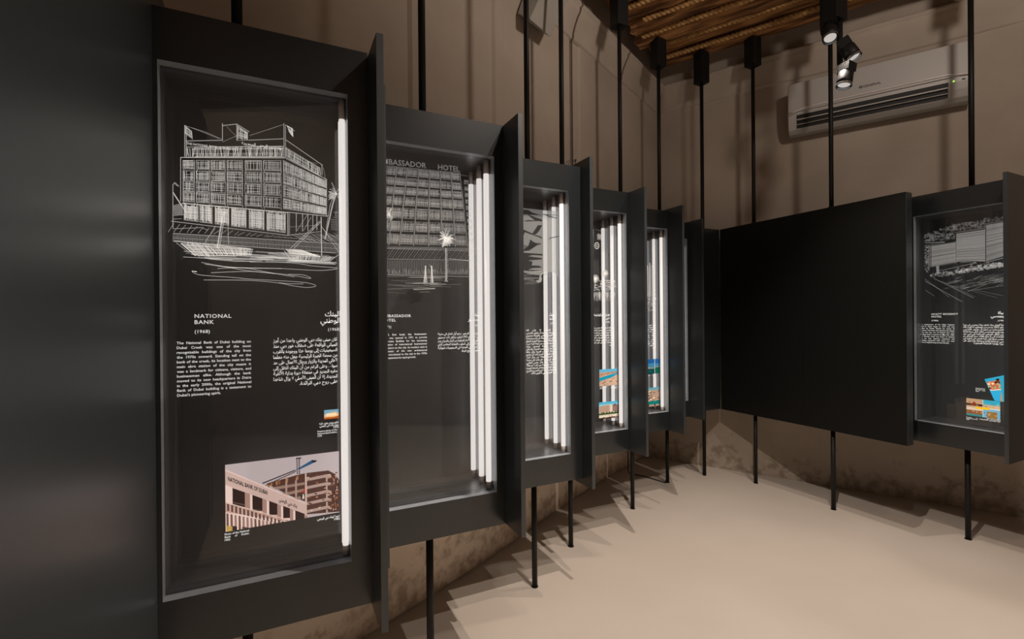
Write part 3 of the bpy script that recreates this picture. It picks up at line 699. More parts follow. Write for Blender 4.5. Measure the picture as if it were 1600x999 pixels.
# ---- cabinet 3: torn grey shapes
t, P, ox, wl, wr, m = CAB[2]
GW = ink('translucent_grey_print_glow', (.62, .62, .60), alpha=.50, trans=.5, emit=.3); DKP = ink('dark_print', (.07, .07, .07), alpha=.9)  # grey shapes also get an added glow
A = Art([GW, DKP, INKF, INKD])
c3 = lambda x, y: m(815 + x / 5.882, 290 + y / 5.882)
A.poly([c3(-260, 180), c3(95, 216), c3(340, 240), c3(340, 840), c3(300, 800), c3(190, 790), c3(170, 830), c3(-20, 790), c3(-260, 770)])
for pl in ([(-250, 200), (60, 225), (100, 250), (190, 275), (60, 268), (-60, 262), (-200, 280)], [(50, 262), (120, 290), (185, 310), (188, 332), (120, 322), (80, 290)], [(10, 330), (60, 318), (180, 326), (60, 330)],
           [(150, 365), (190, 365), (160, 420), (130, 450), (95, 445), (120, 410)], [(-200, 400), (18, 405), (120, 452), (180, 470), (192, 495), (170, 480), (110, 458), (30, 430), (12, 470), (-100, 520)],
           [(80, 495), (110, 520), (150, 535), (172, 530), (178, 545), (155, 540), (120, 565), (70, 598), (20, 605), (18, 585), (60, 560)], [(240, 498), (262, 480), (340, 464), (340, 472), (270, 486)],
           [(-200, 600), (20, 618), (190, 630), (192, 645), (100, 640), (60, 650), (190, 668), (185, 680), (60, 690), (100, 700), (92, 735), (160, 738), (190, 755), (100, 760), (60, 775), (180, 780), (100, 790), (-200, 760)],
           [(200, 262), (330, 300), (328, 304), (240, 285)], [(185, 262), (335, 272), (335, 276), (200, 270)]):
    A.poly([c3(*p) for p in pl], 1)
for k in range(60): y = 250 + k * 10; A.line([c3(200, y), c3(340, y + 4)], .0008, 2)
for k in range(26):
    y = random.uniform(785, 905); x = random.uniform(-200, 120); A.line([c3(x, y), c3(x + random.uniform(100, 230), y + random.uniform(-4, 6))], random.uniform(.0008, .002), random.choice([1, 2, 3]))
A.poly([c3(*p) for p in [(190, 795), (165, 830), (160, 865), (132, 878), (150, 895), (178, 888), (186, 860), (178, 835), (205, 800)]], 3)
for k in range(8): A.line(curve([c3(x, 540 + k * 3 + 14 * math.sin(x * .03)) for x in range(-200, 170, 40)]), .0009, 1)
A.done('torn_shapes_print', P)
AR3 = ['أمر المغفور له بإذن الله', 'الشيخ راشد بن سعيد آل مكتوم، حاكم دبي،', 'ببناء المركز العالمي والشركة بتصميم', 'معماري في أول منطقة على أرض مستصلحة', 'في المنطقة، بجانب مدينة الجميرا. الموقع', 'تم اختياره بالقرب من أربعة أبنية حيث', 'أصبحت المدينة للجمهور، وبنك', 'دبي، بعد أن توسعت المدينة والسكان', 'في دولة الإمارات العربية وكان مكانا', 'من أهم المباني، الشيخ راشد آل مكتوم', 'وقد افتتحته الملكة من سائر أنحاء', 'العالم، في نفس عام راشد أول سفينة', 'في ميناء راشد وكان بنفس العالمي', 'وقد كانت هذه قيمة حين كانت "مستقلة"', 'المدينة للملاحة والتجارة في المنطقة الوطنية', 'إلى العالم، وهو لا كرمز للمسيرة الشيخ', 'راشد العمراني في 5 أكتوبر 1972.']
paragraph('arabic_text', P, AR3, ox + .264, ox + .4544, 1.430, .0148, .0095, ar=True, bold=.022)
bm = bmesh.new()
for i_, s_ in enumerate(['ميناء', 'راشد']): put_text(bm, s_, ox + .4515, 1.512 - i_ * .021, .0165, None, 'R', -.0007, .02, ar=True)
put_text(bm, '(1972)', ox + .4515, 1.465, .0098, None, 'R', -.0007, .012)
finish('arabic_title', bm, INKT, P)

# ---- cabinet 4: clock tower and aerial pictures
t, P, ox, wl, wr, m = CAB[3]
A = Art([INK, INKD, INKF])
c4 = lambda x, y: m(920 + x / 6.246, 320 + y / 6.246)
S4 = lambda *pts, w=.0022, mi=0: A.line([c4(*p) for p in pts], w, mi)
S4((43, 860), (43, 235), (140, 262), (143, 290), (128, 320), w=.003, mi=1)
for k in range(24): S4((43, 245 + k * 24), (43, 257 + k * 24), w=.004)
for k in range(15): S4((135, 318 + k * 21), (135, 330 + k * 21), w=.005)
A.line([c4(78 + 21 * math.cos(a * PI / 8), 400 + 30 * math.sin(a * PI / 8)) for a in range(17)], .005, 0)
A.line([c4(78 + 9 * math.cos(a * PI / 8), 400 + 13 * math.sin(a * PI / 8)) for a in range(17)], .003, 0)
A.quad_hatch([c4(85, 285), c4(125, 290), c4(120, 345), c4(85, 340)], 5, 6, .003, mi=1)
for cx, cy, r in ((155, 670, 34), (62, 722, 36)):
    for k in range(26): a = k * .2417; S4((cx, cy), (cx + r * math.cos(a * 1.04), cy + r * 1.1 * math.sin(a * 1.04)), w=.003)
    S4((cx, cy), (cx - 4, cy + 100), w=.004)
for k in range(110): x = 45 + random.random() * 205; y = 735 + random.random() * 105; S4((x, y), (x + random.uniform(-22, 22), y + random.uniform(-14, 14)), w=.0028, mi=random.choice([0, 1]))
for k in range(4): S4((180, 740 + k * 20), (255, 745 + k * 20), w=.0035)
for k in range(70): x = 42 + random.random() * 215; y = 845 + random.random() * 20; S4((x, y), (x + random.uniform(-2, 2), y + random.uniform(20, 90)), w=.0018, mi=random.choice([0, 1, 2]))
for k in range(8): S4((44, 860 + k * 10), (250, 868 + k * 10), w=.0014, mi=1)
A.done('tower_sketch', P)
bm = bmesh.new()
put_text(bm, 'فندق انتركونتيننتال', ox + .4158, 1.512, .0165, .15, 'R', -.0007, .02, ar=True); put_text(bm, 'دبي', ox + .4158, 1.491, .0165, None, 'R', -.0007, .02, ar=True); put_text(bm, '(1975)', ox + .4158, 1.465, .0098, None, 'R', -.0007, .012)
finish('arabic_title', bm, INKT, P)
AR4 = ['افتتح الفندق على ضفاف خور دبي في عام', '1975 وكان من أوائل المباني المرتفعة في', 'المدينة، وسرعان ما أصبح ملتقى لرجال', 'الأعمال والزوار من أنحاء العالم. ويطل', 'المبنى على الخور والمراكب الخشبية', 'ويعد حتى اليوم من المعالم البارزة', 'في منطقة ديرة ومن أقدم الفنادق', 'في دبي.']
paragraph('arabic_text', P, AR4, ox + .262, ox + .4515, 1.428, .0166, .0098, ar=True, bold=.022)
def aerial(seed):
    r_ = random.Random(seed); pl = [((96, 176, 208), R4(0, .82, 1, 1)), ((176, 140, 120), [(0, .55), (.3, .66), (.7, .72), (1, .74), (1, .85), (.5, .82), (0, .78)]), ((28, 150, 182), [(0, .28), (0, .5), (.35, .6), (1, .78), (1, .68), (.5, .42), (.2, .33)])]
    for k in range(46):
        x, y = r_.random(), r_.random() * .5; y = min(y, .25 + x * .4); c = r_.choice([(206, 170, 140), (150, 110, 84), (92, 66, 54), (232, 206, 180), (182, 146, 120)]); s_ = r_.uniform(.03, .1)
        pl.append((c, [(x, y), (x + s_, y + .02), (x + s_ * .9, y + s_ * .7), (x - .01, y + s_ * .5)]))
    for k in range(20): x, y = r_.random(), .66 + r_.random() * .12; pl.append((r_.choice([(120, 90, 76), (206, 180, 160)]), R4(x, y, x + .06, y + .02)))
    return pl
photo('aerial_photograph', P, ox + .327, ox + .4875, 1.040, 1.152, aerial(2), (206, 172, 146), 'colour print of a turquoise creek seen from the air')
pol = [((84, 176, 204), R4(0, .85, 1, 1)), ((150, 200, 210), R4(0, .74, 1, .86)), ((196, 164, 140), [(.03, .35), (.03, .76), (.32, .82), (.55, .8), (.55, .36)]), ((214, 196, 180), [(.55, .36), (.55, .8), (.68, .76), (.68, .36)]), ((120, 90, 84), [(.68, .4), (.68, .78), (.82, .86), (1, .68), (1, .38)]),
       ((70, 96, 44), R4(0, .24, 1, .34)), ((222, 206, 184), R4(0, .06, 1, .2)), ((36, 30, 30), R4(0, 0, 1, .07))]
pol += [((120, 88, 72), R4(.06 + k * .06, .38, .075 + k * .06, .78)) for k in range(8)] + [((176, 150, 134), R4(.7 + k * .05, .42, .72 + k * .05, .72)) for k in range(6)]
pol += [((50, 60, 34), [(x, .28), (x + .05, .28), (x + .06, .38), (x, .4)]) for x in (.12, .2, .36, .5, .62, .8, .9)]
for k in range(26): x = rn.random(); y = rn.random() * .14; pol.append((rn.choice([(40, 36, 36), (236, 226, 214), (110, 96, 84), (160, 60, 40)]), R4(x, y, x + .06, y + .03)))
photo('hotel_photograph', P, ox + .322, ox + .4865, .819, .932, pol, (196, 186, 176), 'colour print of a pale hotel block behind palms')
paragraph('picture_caption', P, ['Aerial view of the', 'creek, 1976'], ox + .33, ox + .39, 1.030, .0085, .0058, bold=.03)
paragraph('arabic_picture_caption', P, ['صورة جوية لخور', 'دبي، 1976'], ox + .42, ox + .487, 1.026, .010, .0078, ar=True, bold=.03)

# ---- cabinet 5
t, P, ox, wl, wr, m = CAB[4]
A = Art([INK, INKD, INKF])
c5 = lambda x, y: m(920 + x / 6.246, 320 + y / 6.246)
S5 = lambda *pts, w=.003, mi=0: A.line([c5(*p) for p in pts], w, mi)
for x, y in ((572, 590), (595, 568), (632, 566)): S5((x, y), (x + 1, 900), w=.006); S5((x + 8, y + 20), (x + 10, 900), w=.003, mi=1)
for k in range(8): S5((572 + k * 7, 590 + (k % 3) * 20), (568 + k * 8, 990), w=.0022, mi=k % 3)
for k in range(130): x = 520 + random.random() * 135; y = 850 + random.random() * 190; S5((x, y), (x + random.uniform(-10, 10), y + random.uniform(-16, 16)), w=.003, mi=random.choice([0, 1]))
for k in range(3): S5((632, 900 + k * 8), (656, 922), w=.005)
A.done('skyline_sketch', P)
AR5 = ['يعتبر المبنى من أبرز المعالم', 'التي شيدت على خور دبي في', 'الثمانينيات من القرن الماضي', 'وقد صمم ليكون رمزا حديثا', 'للمدينة ومركزا للتجارة', 'والأعمال في منطقة ديرة.', 'وتحيط به المياه الزرقاء', 'والمراكب الخشبية القديمة', 'وما زال المبنى حتى اليوم', 'يستقبل الزوار من كل مكان', 'في العالم ومن أنحاء الخليج', 'العربي.']
paragraph('arabic_text', P, AR5, ox + .262, ox + .4475, 1.432, .0162, .0100, ar=True, bold=.024)
bm = bmesh.new(); put_text(bm, 'برج', ox + .36, 1.515, .0165, None, 'R', -.0007, .02, ar=True); put_text(bm, 'دبي', ox + .36, 1.493, .0165, None, 'R', -.0007, .02, ar=True); put_text(bm, '(1979)', ox + .37, 1.465, .0098, None, 'R', -.0007, .012); finish('arabic_title', bm, INKT, P)
sea = [((38, 96, 150), R4(0, .72, 1, 1)), ((70, 132, 168), R4(0, .45, 1, .72)), ((150, 150, 110), [(.05, .36), (.25, .62), (.45, .5), (.7, .44), (1, .42), (1, .36)]), ((22, 72, 70), R4(0, 0, 1, .34)), ((30, 92, 86), R4(0, .14, .8, .26))]
photo('skyline_photograph', P, ox + .300, ox + .434, 1.048, 1.166, sea, (60, 110, 150)); photo('sea_photograph', P, ox + .438, ox + .494, 1.048, 1.166, [((44, 104, 156), R4(0, .7, 1, 1)), ((150, 146, 104), R4(0, .44, 1, .5)), ((26, 100, 78), R4(0, 0, 1, .42))], (70, 130, 170))
def town(seed):
    r_ = random.Random(seed); pl = [((100, 160, 176), R4(0, .86, 1, 1)), ((20, 120, 116), R4(0, .1, 1, .3))]
    for k in range(70): x, y = r_.random(), r_.uniform(.24, .84); s_ = r_.uniform(.03, .12); pl.append((r_.choice([(206, 176, 150), (150, 118, 92), (110, 84, 72), (236, 214, 190), (90, 88, 96)]), [(x, y), (x + s_, y + .02), (x + s_ * .9, y + s_ * .6), (x - .01, y + s_ * .4)]))
    for k in range(12): x = r_.random(); pl.append(((30, 26, 26), R4(x, .02, x + .08, .1)))
    return pl
photo('town_photograph', P, ox + .300, ox + .492, .790, .940, town(5), (180, 150, 128), 'colour print of a crowded town by green water')
paragraph('picture_caption', P, ['Dubai Creek in', 'the 1980s'], ox + .31, ox + .42, 1.034, .0095, .0065, bold=.03)

# ---- cabinet 6: only its tubes show beside the next side panel
t, P, ox, wl, wr, m = CAB[5]
paragraph('arabic_text', P, AR5[:8], wl + .02, wr - .06, 1.43, .0162, .01, ar=True)

# ---- right-hand cabinet: the striped hotel
t, P, ox, wl, wr, m = CAB[6]
A = Art([ink('grey_print_glow', (.80, .80, .80), alpha=.6, emit=.3), INKF, INKD, DKP])  # grey strokes with a glow of their own added
c9 = lambda x, y: m(1420 + x / 5.875, 310 + y / 5.875)
S9 = lambda *pts, w=.0016, mi=0: A.line([c9(*p) for p in pts], w, mi)
for (xa, xb, ta, tb, ba, bb, n_) in ((195, 430, 432, 398, 636, 592, 34), (436, 700, 322, 282, 588, 582, 46), (710, 960, 242, 200, 580, 505, 52)):
    A.poly([c9(xa, ta), c9(xb, tb), c9(xb, bb), c9(xa, ba)], 1)
    for k in range(n_):
        f = (k + .5) / n_; S9((xa, ta + (ba - ta) * f + random.uniform(-2, 2)), (xb, tb + (bb - tb) * f + random.uniform(-2, 2)), w=random.uniform(.0005, .0016), mi=random.choice([0, 0, 2, 3]))
    S9((xa, ta), (xb, tb), w=.003, mi=3); S9((xb, tb - 4), (xb, bb + 8), w=.0014); S9((xa, ta - 8), (xb, tb - 8), w=.002)
S9((185, 430), (185, 660), w=.003); S9((205, 440), (205, 655), w=.004, mi=3); S9((150, 410), (330, 400), w=.003, mi=2); S9((330, 406), (430, 388), w=.004, mi=3)
S9((435, 590), (500, 575), (705, 585), (880, 530), w=.004, mi=3); S9((705, 590), (880, 545), w=.003)
S9((270, 640), (440, 605), (470, 580), w=.0035, mi=3); S9((290, 665), (620, 592), w=.0022); A.quad_hatch([c9(255, 620), c9(275, 618), c9(280, 690), c9(258, 690)], 4, 8, .002)
def scrib(n, xa, xb, fy0, fy1, s_, w, mis):
    for k in range(n):
        x = random.uniform(xa, xb); y = random.uniform(fy0(x), fy1(x)); a0 = random.uniform(0, 6); 
        S9(*[(x + s_ * math.cos(a0 + j * 1.1) * random.uniform(.6, 1.2), y + s_ * .7 * math.sin(a0 + j * 1.1)) for j in range(5)], w=w, mi=random.choice(mis))
scrib(210, 148, 425, lambda x: 330 - (x - 148) * .35, lambda x: 400 - (x - 148) * .1, 9, .0010, [0, 0, 1, 2])
scrib(150, 400, 700, lambda x: 235 - (x - 400) * .1, lambda x: 300 - (x - 400) * .12, 9, .0010, [0, 0, 1, 2])
scrib(60, 690, 950, lambda x: 185 - (x - 690) * .1, lambda x: 225 - (x - 690) * .14, 7, .0010, [0, 0, 1])
scrib(80, 148, 180, lambda x: 430, lambda x: 680, 7, .0011, [0, 2])
scrib(260, 200, 900, lambda x: 690 - (x - 200) * .12, lambda x: 735 - (x - 200) * .16, 8, .0016, [0, 0, 2])
scrib(90, 430, 900, lambda x: 640 - (x - 430) * .12, lambda x: 690 - (x - 430) * .2, 9, .0022, [0])
scrib(40, 560, 900, lambda x: 590, lambda x: 650 - (x - 560) * .1, 8, .002, [0, 2])
for p0, p1, w_ in (((150, 740), (375, 910), .0012), ((150, 760), (490, 950), .0018), ((150, 840), (235, 898), .0012), ((230, 735), (595, 915), .0018), ((300, 760), (610, 905), .0009), ((540, 858), (755, 772), .0014), ((480, 835), (700, 780), .0012), ((560, 850), (880, 800), .001), ((600, 840), (890, 900), .0009), ((380, 800), (820, 915), .0007), ((640, 780), (880, 735), .0018), ((500, 830), (560, 815), .003)): S9(p0, p1, w=w_)
for k in range(60): x = random.uniform(300, 880); y = 745 + random.uniform(0, 90) - (x - 300) * .05; S9((x, y), (x + random.uniform(40, 140), y - random.uniform(6, 40)), w=random.uniform(.0006, .0014), mi=random.choice([1, 2]))
A.done('striped_hotel_sketch', P)
titles(P, ['HYATT REGENCY', 'HOTEL'], '(1980)', ['حياة', 'ريجنسي'], ox + .0555, ox + .4395, zt=1.4985)
EN9 = ['The construction of the Hyatt Regency', 'Hotel in Deira began in 1977 and was', 'backed by Sheikh Rashid bin Saeed Al', 'Maktoum. The hotel was declared the tallest', 'Deira, and was one of Dubai\'s first ever', 'buildings when it opened on May 5th, 1980.', 'The five-star hotel was home to Dubai\'s', 'first ice rink, Japanese restaurant and', 'revolving restaurant with views out over', 'Deira to neighbouring emirate Sharjah.']
paragraph('english_text', P, EN9, ox - .0145, ox + .1825, 1.4275, .0140, .0078, bold=.02)
AR9 = ['بدأ العمل ببناء فندق حياة ريجنسي في ديرة', 'عام 1977 بدعم من المغفور له بإذن الله', 'الشيخ راشد بن سعيد آل مكتوم، حاكم دبي،', 'وتصميم المهندس فكان أعلى برجا واحدا', 'من أوائل المباني السكنية في دبي عند', 'افتتاحه في 5 مايو 1980. صار الفندق ذو', 'خمس نجوم أول حلبة للتزلج على الجليد في', 'دبي، ومطعما يابانيا ومطعما دوارا يطل على', 'ديرة وإمارة الشارقة المجاورة.']
paragraph('arabic_text', P, AR9, ox + .2290, ox + .4290, 1.4265, .0150, .0098, ar=True, bold=.024)
q9 = lambda x, y: m(1500 + x / 8.322, 570 + y / 8.325)
def T9(a, b):   # tilted card
    p00, p10, p11, p01 = q9(450, 470), q9(612, 490), q9(612, 130), q9(318, 190)
    return tuple(p00[j] * (1 - a) * (1 - b) + p10[j] * a * (1 - b) + p11[j] * a * b + p01[j] * (1 - a) * b for j in (0, 1))
pol = [((60, 170, 200), R4(0, .86, 1, 1)), ((214, 120, 80), R4(.04, .46, 1, .86)), ((248, 224, 196), R4(.04, .46, 1, .5)), ((60, 176, 214), R4(0, 0, 1, .46)), ((216, 140, 84), [(.5, 0), (.55, .18), (.8, .4), (1, .44), (1, 0)])]
for k in range(34): x = rn.random(); y = rn.uniform(.5, .84); pol.append((rn.choice([(120, 50, 30), (240, 160, 110), (250, 230, 200), (60, 30, 24), (150, 190, 150)]), [(x, y), (x + .12, y + .02), (x + .06, y + .1), (x - .02, y + .06)]))
c_ = 0.0
postcard2 = [((182, 150, 120), R4(0, .5, .49, 1)), ((70, 40, 36), R4(0, .6, .49, .72)), ((60, 164, 190), R4(.51, .72, 1, 1)), ((196, 168, 130), R4(.51, .56, 1, .74)), ((150, 60, 40), [(.12, .62), (.24, .86), (.34, .64)]),
             ((206, 190, 168), R4(0, .3, .49, .48)), ((140, 92, 60), R4(0, .12, .49, .34)), ((60, 130, 130), R4(0, 0, .49, .12)), ((110, 170, 200), R4(.51, 0, 1, .48)), ((160, 116, 62), R4(.62, 0, .92, .36)), ((236, 190, 30), R4(.28, .44, .70, .56))]
for k in range(22): x = rn.random(); y = rn.choice([rn.uniform(.56, .8), rn.uniform(.12, .3)]); postcard2.append((rn.choice([(236, 210, 180), (64, 44, 38), (120, 90, 66)]), R4(x, y, x + .05, y + .03)))
photo('tilted_postcard', P, 0, 0, 0, 0, [(c, [(min(a, .66), b) for a, b in pl]) for c, pl in pol], (60, 170, 200), 'bright postcard of shop fronts and a blue sky, tilted', M2=T9)
photo('view_postcard', P, ox + .2430, ox + .4105, .829, .943, postcard2, (226, 216, 200), 'four-view postcard with a yellow name strip')
paragraph('picture_caption', P, ['Postcard of', 'the Hyatt Regency Hotel,', '1980s'], ox + .2420, ox + .30, .8135, .0075, .0052, bold=.03)
paragraph('arabic_picture_caption', P, ['بطاقة بريدية تظهر فندق', 'حياة ريجنسي، الثمانينيات'], ox + .345, ox + .412, .822, .0095, .0075, ar=True, bold=.03)
paragraph('upper_caption', P, ['Postcard showing the', 'shops and ice rink', 'of the hotel', '1980s'], ox + .291, ox + .338, 1.013, .0070, .0050, bold=.03)

# ---------------------------------------------------------------- plain dark panels
part = empty('partition_panel', (-.306, .60, 0), 0, 'large blank grey partition panel filling the left edge, very near', 'partition')
bxm('panel_sheet', (0, .0205, 0, 1.27, .56, 2.42), M['panel_flat'], part)
bxm('edge_cap', (-.004, .0245, -.012, -.0005, .56, 2.42), M['panel_flat'], part)
rw = empty('blank_wall_panel', (3.8045, 1.7594, 0), 0, 'wide blank black panel of two joined sheets before the back wall', 'panel')
bxm('panel_sheet', (0, .073, 0, .7116, ZB, ZT), M['panel_dark'], rw); bxm('panel_sheet', (0, .073, .7136, 1.512, ZB, ZT), M['panel_dark'], rw)
bxm('end_strip', (.001, .072, -.003, -.0005, ZB + .001, ZT - .001), M['panel_flat'], rw)
cp_ = empty('blank_corner_panel', (3.345, 3.2784, 0), 0, 'narrow blank black panel deep in the corner of the cabinets', 'panel')
bxm('panel_sheet', (0, .459, 0, .016, ZB, ZT), M['panel'], cp_)

# ---------------------------------------------------------------- hanging rods and floor rods
def hang(x, y, z0, label, top=3.985, r=.0155, big=None):
    z0 += .001
    t = empty('hanging_rod', (x, y, z0), 0, label, 'rod', 'black rods hanging from the ceiling poles')
    bm = bmesh.new(); tube(bm, [(0, 0, 0), (0, 0, 3.742 - z0)], r, 14); mesh('rod', bm, M['black'], t)
    b = big or .05
    bxm('ceiling_block', (-b, b, -b, b, 3.742 - z0, top - z0), M['black'], t, bevel=.003)
    bm = bmesh.new(); tube(bm, [(0, 0, .0), (0, 0, .012)], r + .007, 14); mesh('collar', bm, M['black'], t)
def leg(x, y, label, z1=.618, r=.0155):
    t = empty('floor_rod', (x, y, 0), 0, label, 'rod', 'black rods standing on the floor under the cabinets')
    bm = bmesh.new(); tube(bm, [(0, 0, 0), (0, 0, z1)], r, 14); mesh('rod', bm, M['black'], t)
    bm = bmesh.new(); tube(bm, [(0, 0, 0), (0, 0, .004)], r + .004, 14); mesh('foot', bm, M['black'], t)
for x, y, n_ in ((-.102, 1.72, 'above the flagged bank cabinet, leftmost'), (.576, 2.05, 'above the palm and hotel facade cabinet'), (1.26, 2.374, 'above the torn shapes cabinet, left of its neighbour'), (1.68, 2.685, 'beside the loose cable, above the clock tower cabinet'),
                 (2.403, 2.995, 'crossing the bright left wall, with a large ceiling block'), (3.106, 3.326, 'closest to the room corner')):
    hang(x, y, ZT, 'thin black rod ' + n_)
hang(3.86, 2.948, ZT, 'thin black rod meeting the left sheet of the wide blank panel')
hang(3.86, 2.274, ZT, 'thin black rod running down behind the spotlights and over the air conditioner')
hang(4.215, 1.568, ZT, 'thin black rod crossing the right end of the air conditioner')
t = empty('corner_rod', (3.625, 3.314, 0), 0, 'black rod running floor to ceiling left of the blank panels', 'rod')
bm = bmesh.new(); tube(bm, [(0, 0, 0), (0, 0, 3.70)], .0165, 14); mesh('rod', bm, M['black'], t)
bxm('ceiling_block', (-.05, .05, -.05, .05, 3.70, 3.985), M['black'], t, bevel=.003)
for x, y, n_ in ((-.09, 1.74, 'under the flagged bank cabinet'), (.582, 2.02, 'under the palm and hotel facade cabinet'), (1.284, 2.374, 'under the torn shapes cabinet'), (1.724, 2.685, 'under the clock tower cabinet'),
                 (2.497, 2.995, 'under the fifth cabinet from the left'), (3.175, 3.326, 'under the slit of the last lit cabinet'), (3.86, 2.948, 'under the left sheet of the blank panel'),
                 (3.86, 2.274, 'under the right sheet of the blank panel'), (4.134, 1.568, 'under the right-hand cabinet')):
    leg(x, y, 'black round floor rod ' + n_)

# ---------------------------------------------------------------- air conditioner on the back wall
def on_ac(d): return DN(d, 0)
aA = PHI - PI / 2
acx = .475 + .711
ac = empty('air_conditioner', DN(4.87, .475, 3.10), aA, 'white wall-mounted air conditioner high on the back wall', 'air conditioner')
bm = bmesh.new()   # side profile y (into the wall), z
pr = [(.0, .17), (.0, .405), (.012, .42), (.198, .42), (.198, .012), (.12, .0), (.075, .004), (.035, .03), (.012, .085), (.002, .135)]
for x in (0, acx):
    pass
va = [bm.verts.new((0, y, z)) for y, z in pr]; vb = [bm.verts.new((acx, y, z)) for y, z in pr]
bm.faces.new(va[::-1]); bm.faces.new(vb)
for k in range(len(pr)): bm.faces.new((va[k], va[(k + 1) % len(pr)], vb[(k + 1) % len(pr)], vb[k]))
mesh('body', bm, M['ac'], ac, bevel=.004)
bxm('front_cover', (.002, acx - .002, -.012, -.0005, .172, .418), M['ac'], ac, bevel=.004)
bm = bmesh.new(); tube(bm, [(.004, -.012, .150), (.06, -.016, .172), (.13, -.016, .192), (.4, -.016, .196), (.8, -.016, .196), (acx - .14, -.016, .196), (acx - .06, -.016, .178), (acx - .003, -.012, .172)], .0055, 8)
mesh('trim_strip', bm, M['trim'], ac)
ox0, ox1 = .065, acx - .135
bm = bmesh.new(); vs = [bm.verts.new(c) for c in ((ox0, .0005, .142), (ox1, .0005, .142), (ox1, .028, .040), (ox0, .028, .040), (ox0, -.004, .142), (ox1, -.004, .142), (ox1, .024, .036), (ox0, .024, .036))]
for f in ((0, 1, 2, 3), (4, 7, 6, 5), (0, 4, 5, 1), (1, 5, 6, 2), (2, 6, 7, 3), (3, 7, 4, 0)): bm.faces.new([vs[i] for i in f])
mesh('air_outlet', bm, M['acdark'], ac)
for (y, z) in ((.002, .096), (.012, .060)):
    bm = bmesh.new(); box(bm, ox0 + .004, ox1 - .004, y - .016, y + .0, z, z + .008 if z > .08 else z + .003); mesh('louver', bm, M['ac'], ac)
bm = bmesh.new(); put_text(bm, 'GENERAL', .532, .247, .018, .118, 'L', -.0128, .02, xs=1.1)
tube(bm, [(.518 + .009 * math.cos(a * PI / 8), -.0128, .256 + .009 * math.sin(a * PI / 8)) for a in range(17)], .0022, 6); box(bm, .512, .524, -.0135, -.0125, .254, .258)
finish('maker_mark', bm, M['acdark'], ac)
bm = bmesh.new(); bmesh.ops.create_uvsphere(bm, u_segments=10, v_segments=8, radius=.006, matrix=Matrix.Translation((acx - .105, .002, .145))); mesh('indicator_light', bm, M['led'], ac)
bxm('display_window', (acx - .06, acx - .04, -.003, .004, .142, .150), M['acdark'], ac)

# ---------------------------------------------------------------- plaster box and cables on the left wall
bm = bmesh.new()
def on_n(px, py, n):
    r = ray(px, py); k = n / r.dot(NL); return Vector((r.x * k, r.y * k, H + r.z * k))
vs = [bm.verts.new(p) for p in (on_n(808, 21, 1.79), on_n(842, 48, 1.79), on_n(828, 30, 1.69), on_n(860, 58, 1.69), on_n(828, -40, 1.79), on_n(870, -40, 1.79), on_n(861, -40, 1.655), on_n(892, -8, 1.655))]
for f in ((0, 1, 3, 2), (4, 6, 7, 5), (2, 3, 7, 6), (0, 2, 6, 4), (1, 5, 7, 3), (0, 4, 5, 1)): bm.faces.new([vs[i] for i in f])
tag(mesh('trim_3', bm, M['greyplaster'], bevel=.006), kind='structure')
M['cable'] = mat('brown_cable', (.13, .085, .06), .6)
for d, n_ in ((3.30, 'brown cable down the left wall, left of the bright rod'), (4.14, 'brown cable down the left wall, nearer the room corner')):
    nn = nwall(d); pts = [DN(d, nn - .006, 2.2), DN(d, nn - .006, 3.62)] + [DN(d, nn - o_ - .006, z_) for o_, z_ in PROF[1:-2]] + [DN(d, nn - .006, 3.91), DN(d, nn - .006, 4.2)]
    bm = bmesh.new(); tube(bm, pts, .006, 8); tag(mesh('wall_cable', bm, M['cable']), n_, 'cable', 'cables down the left wall')
bm = bmesh.new()
vv = 2.30; g = lambda px, py: (lambda r: Vector((0, 0, H)) + r * (vv / r.y))(ray(px, py))
for pts in ([(882.2, 259.5), (886, 253), (892, 250.5), (897, 252.5), (900, 258)], [(887, 259.5), (889, 255), (893, 250.5), (898, 250), (899.5, 252)], [(899.2, 257), (899.2, 252), (900, 248.5)]):
    tube(bm, curve([tuple(g(*p)[k] for k in (0, 2)) for p in pts]) and [Vector((a, vv, b)) for a, b in curve([(g(*p).x, g(*p).z) for p in pts])], .0018, 6)
tube(bm, [g(899.2, 252), g(900, 248.5)], .0045, 8)
tag(mesh('loose_cable', bm, M['black']), 'loose black cable curling on top of the torn shapes cabinet', 'cable')

bm = bmesh.new(); gf = lambda px, py: (lambda r: Vector((0, 0, H)) + r * ((H - .005) / -r.z))(ray(px, py))
a, b, c_ = gf(981.5, 739), gf(1008, 745), gf(1041, 755)
tube(bm, [a + Vector((0, 0, .66)), a + Vector((0, 0, .3)), a + Vector((0, 0, .03)), a + (b - a) * .05, a + (b - a) * .4, b, c_], .0045, 8)
tag(mesh('floor_cable', bm, M['black']), 'thin black cable dropping behind the cabinets and lying on the floor', 'cable')

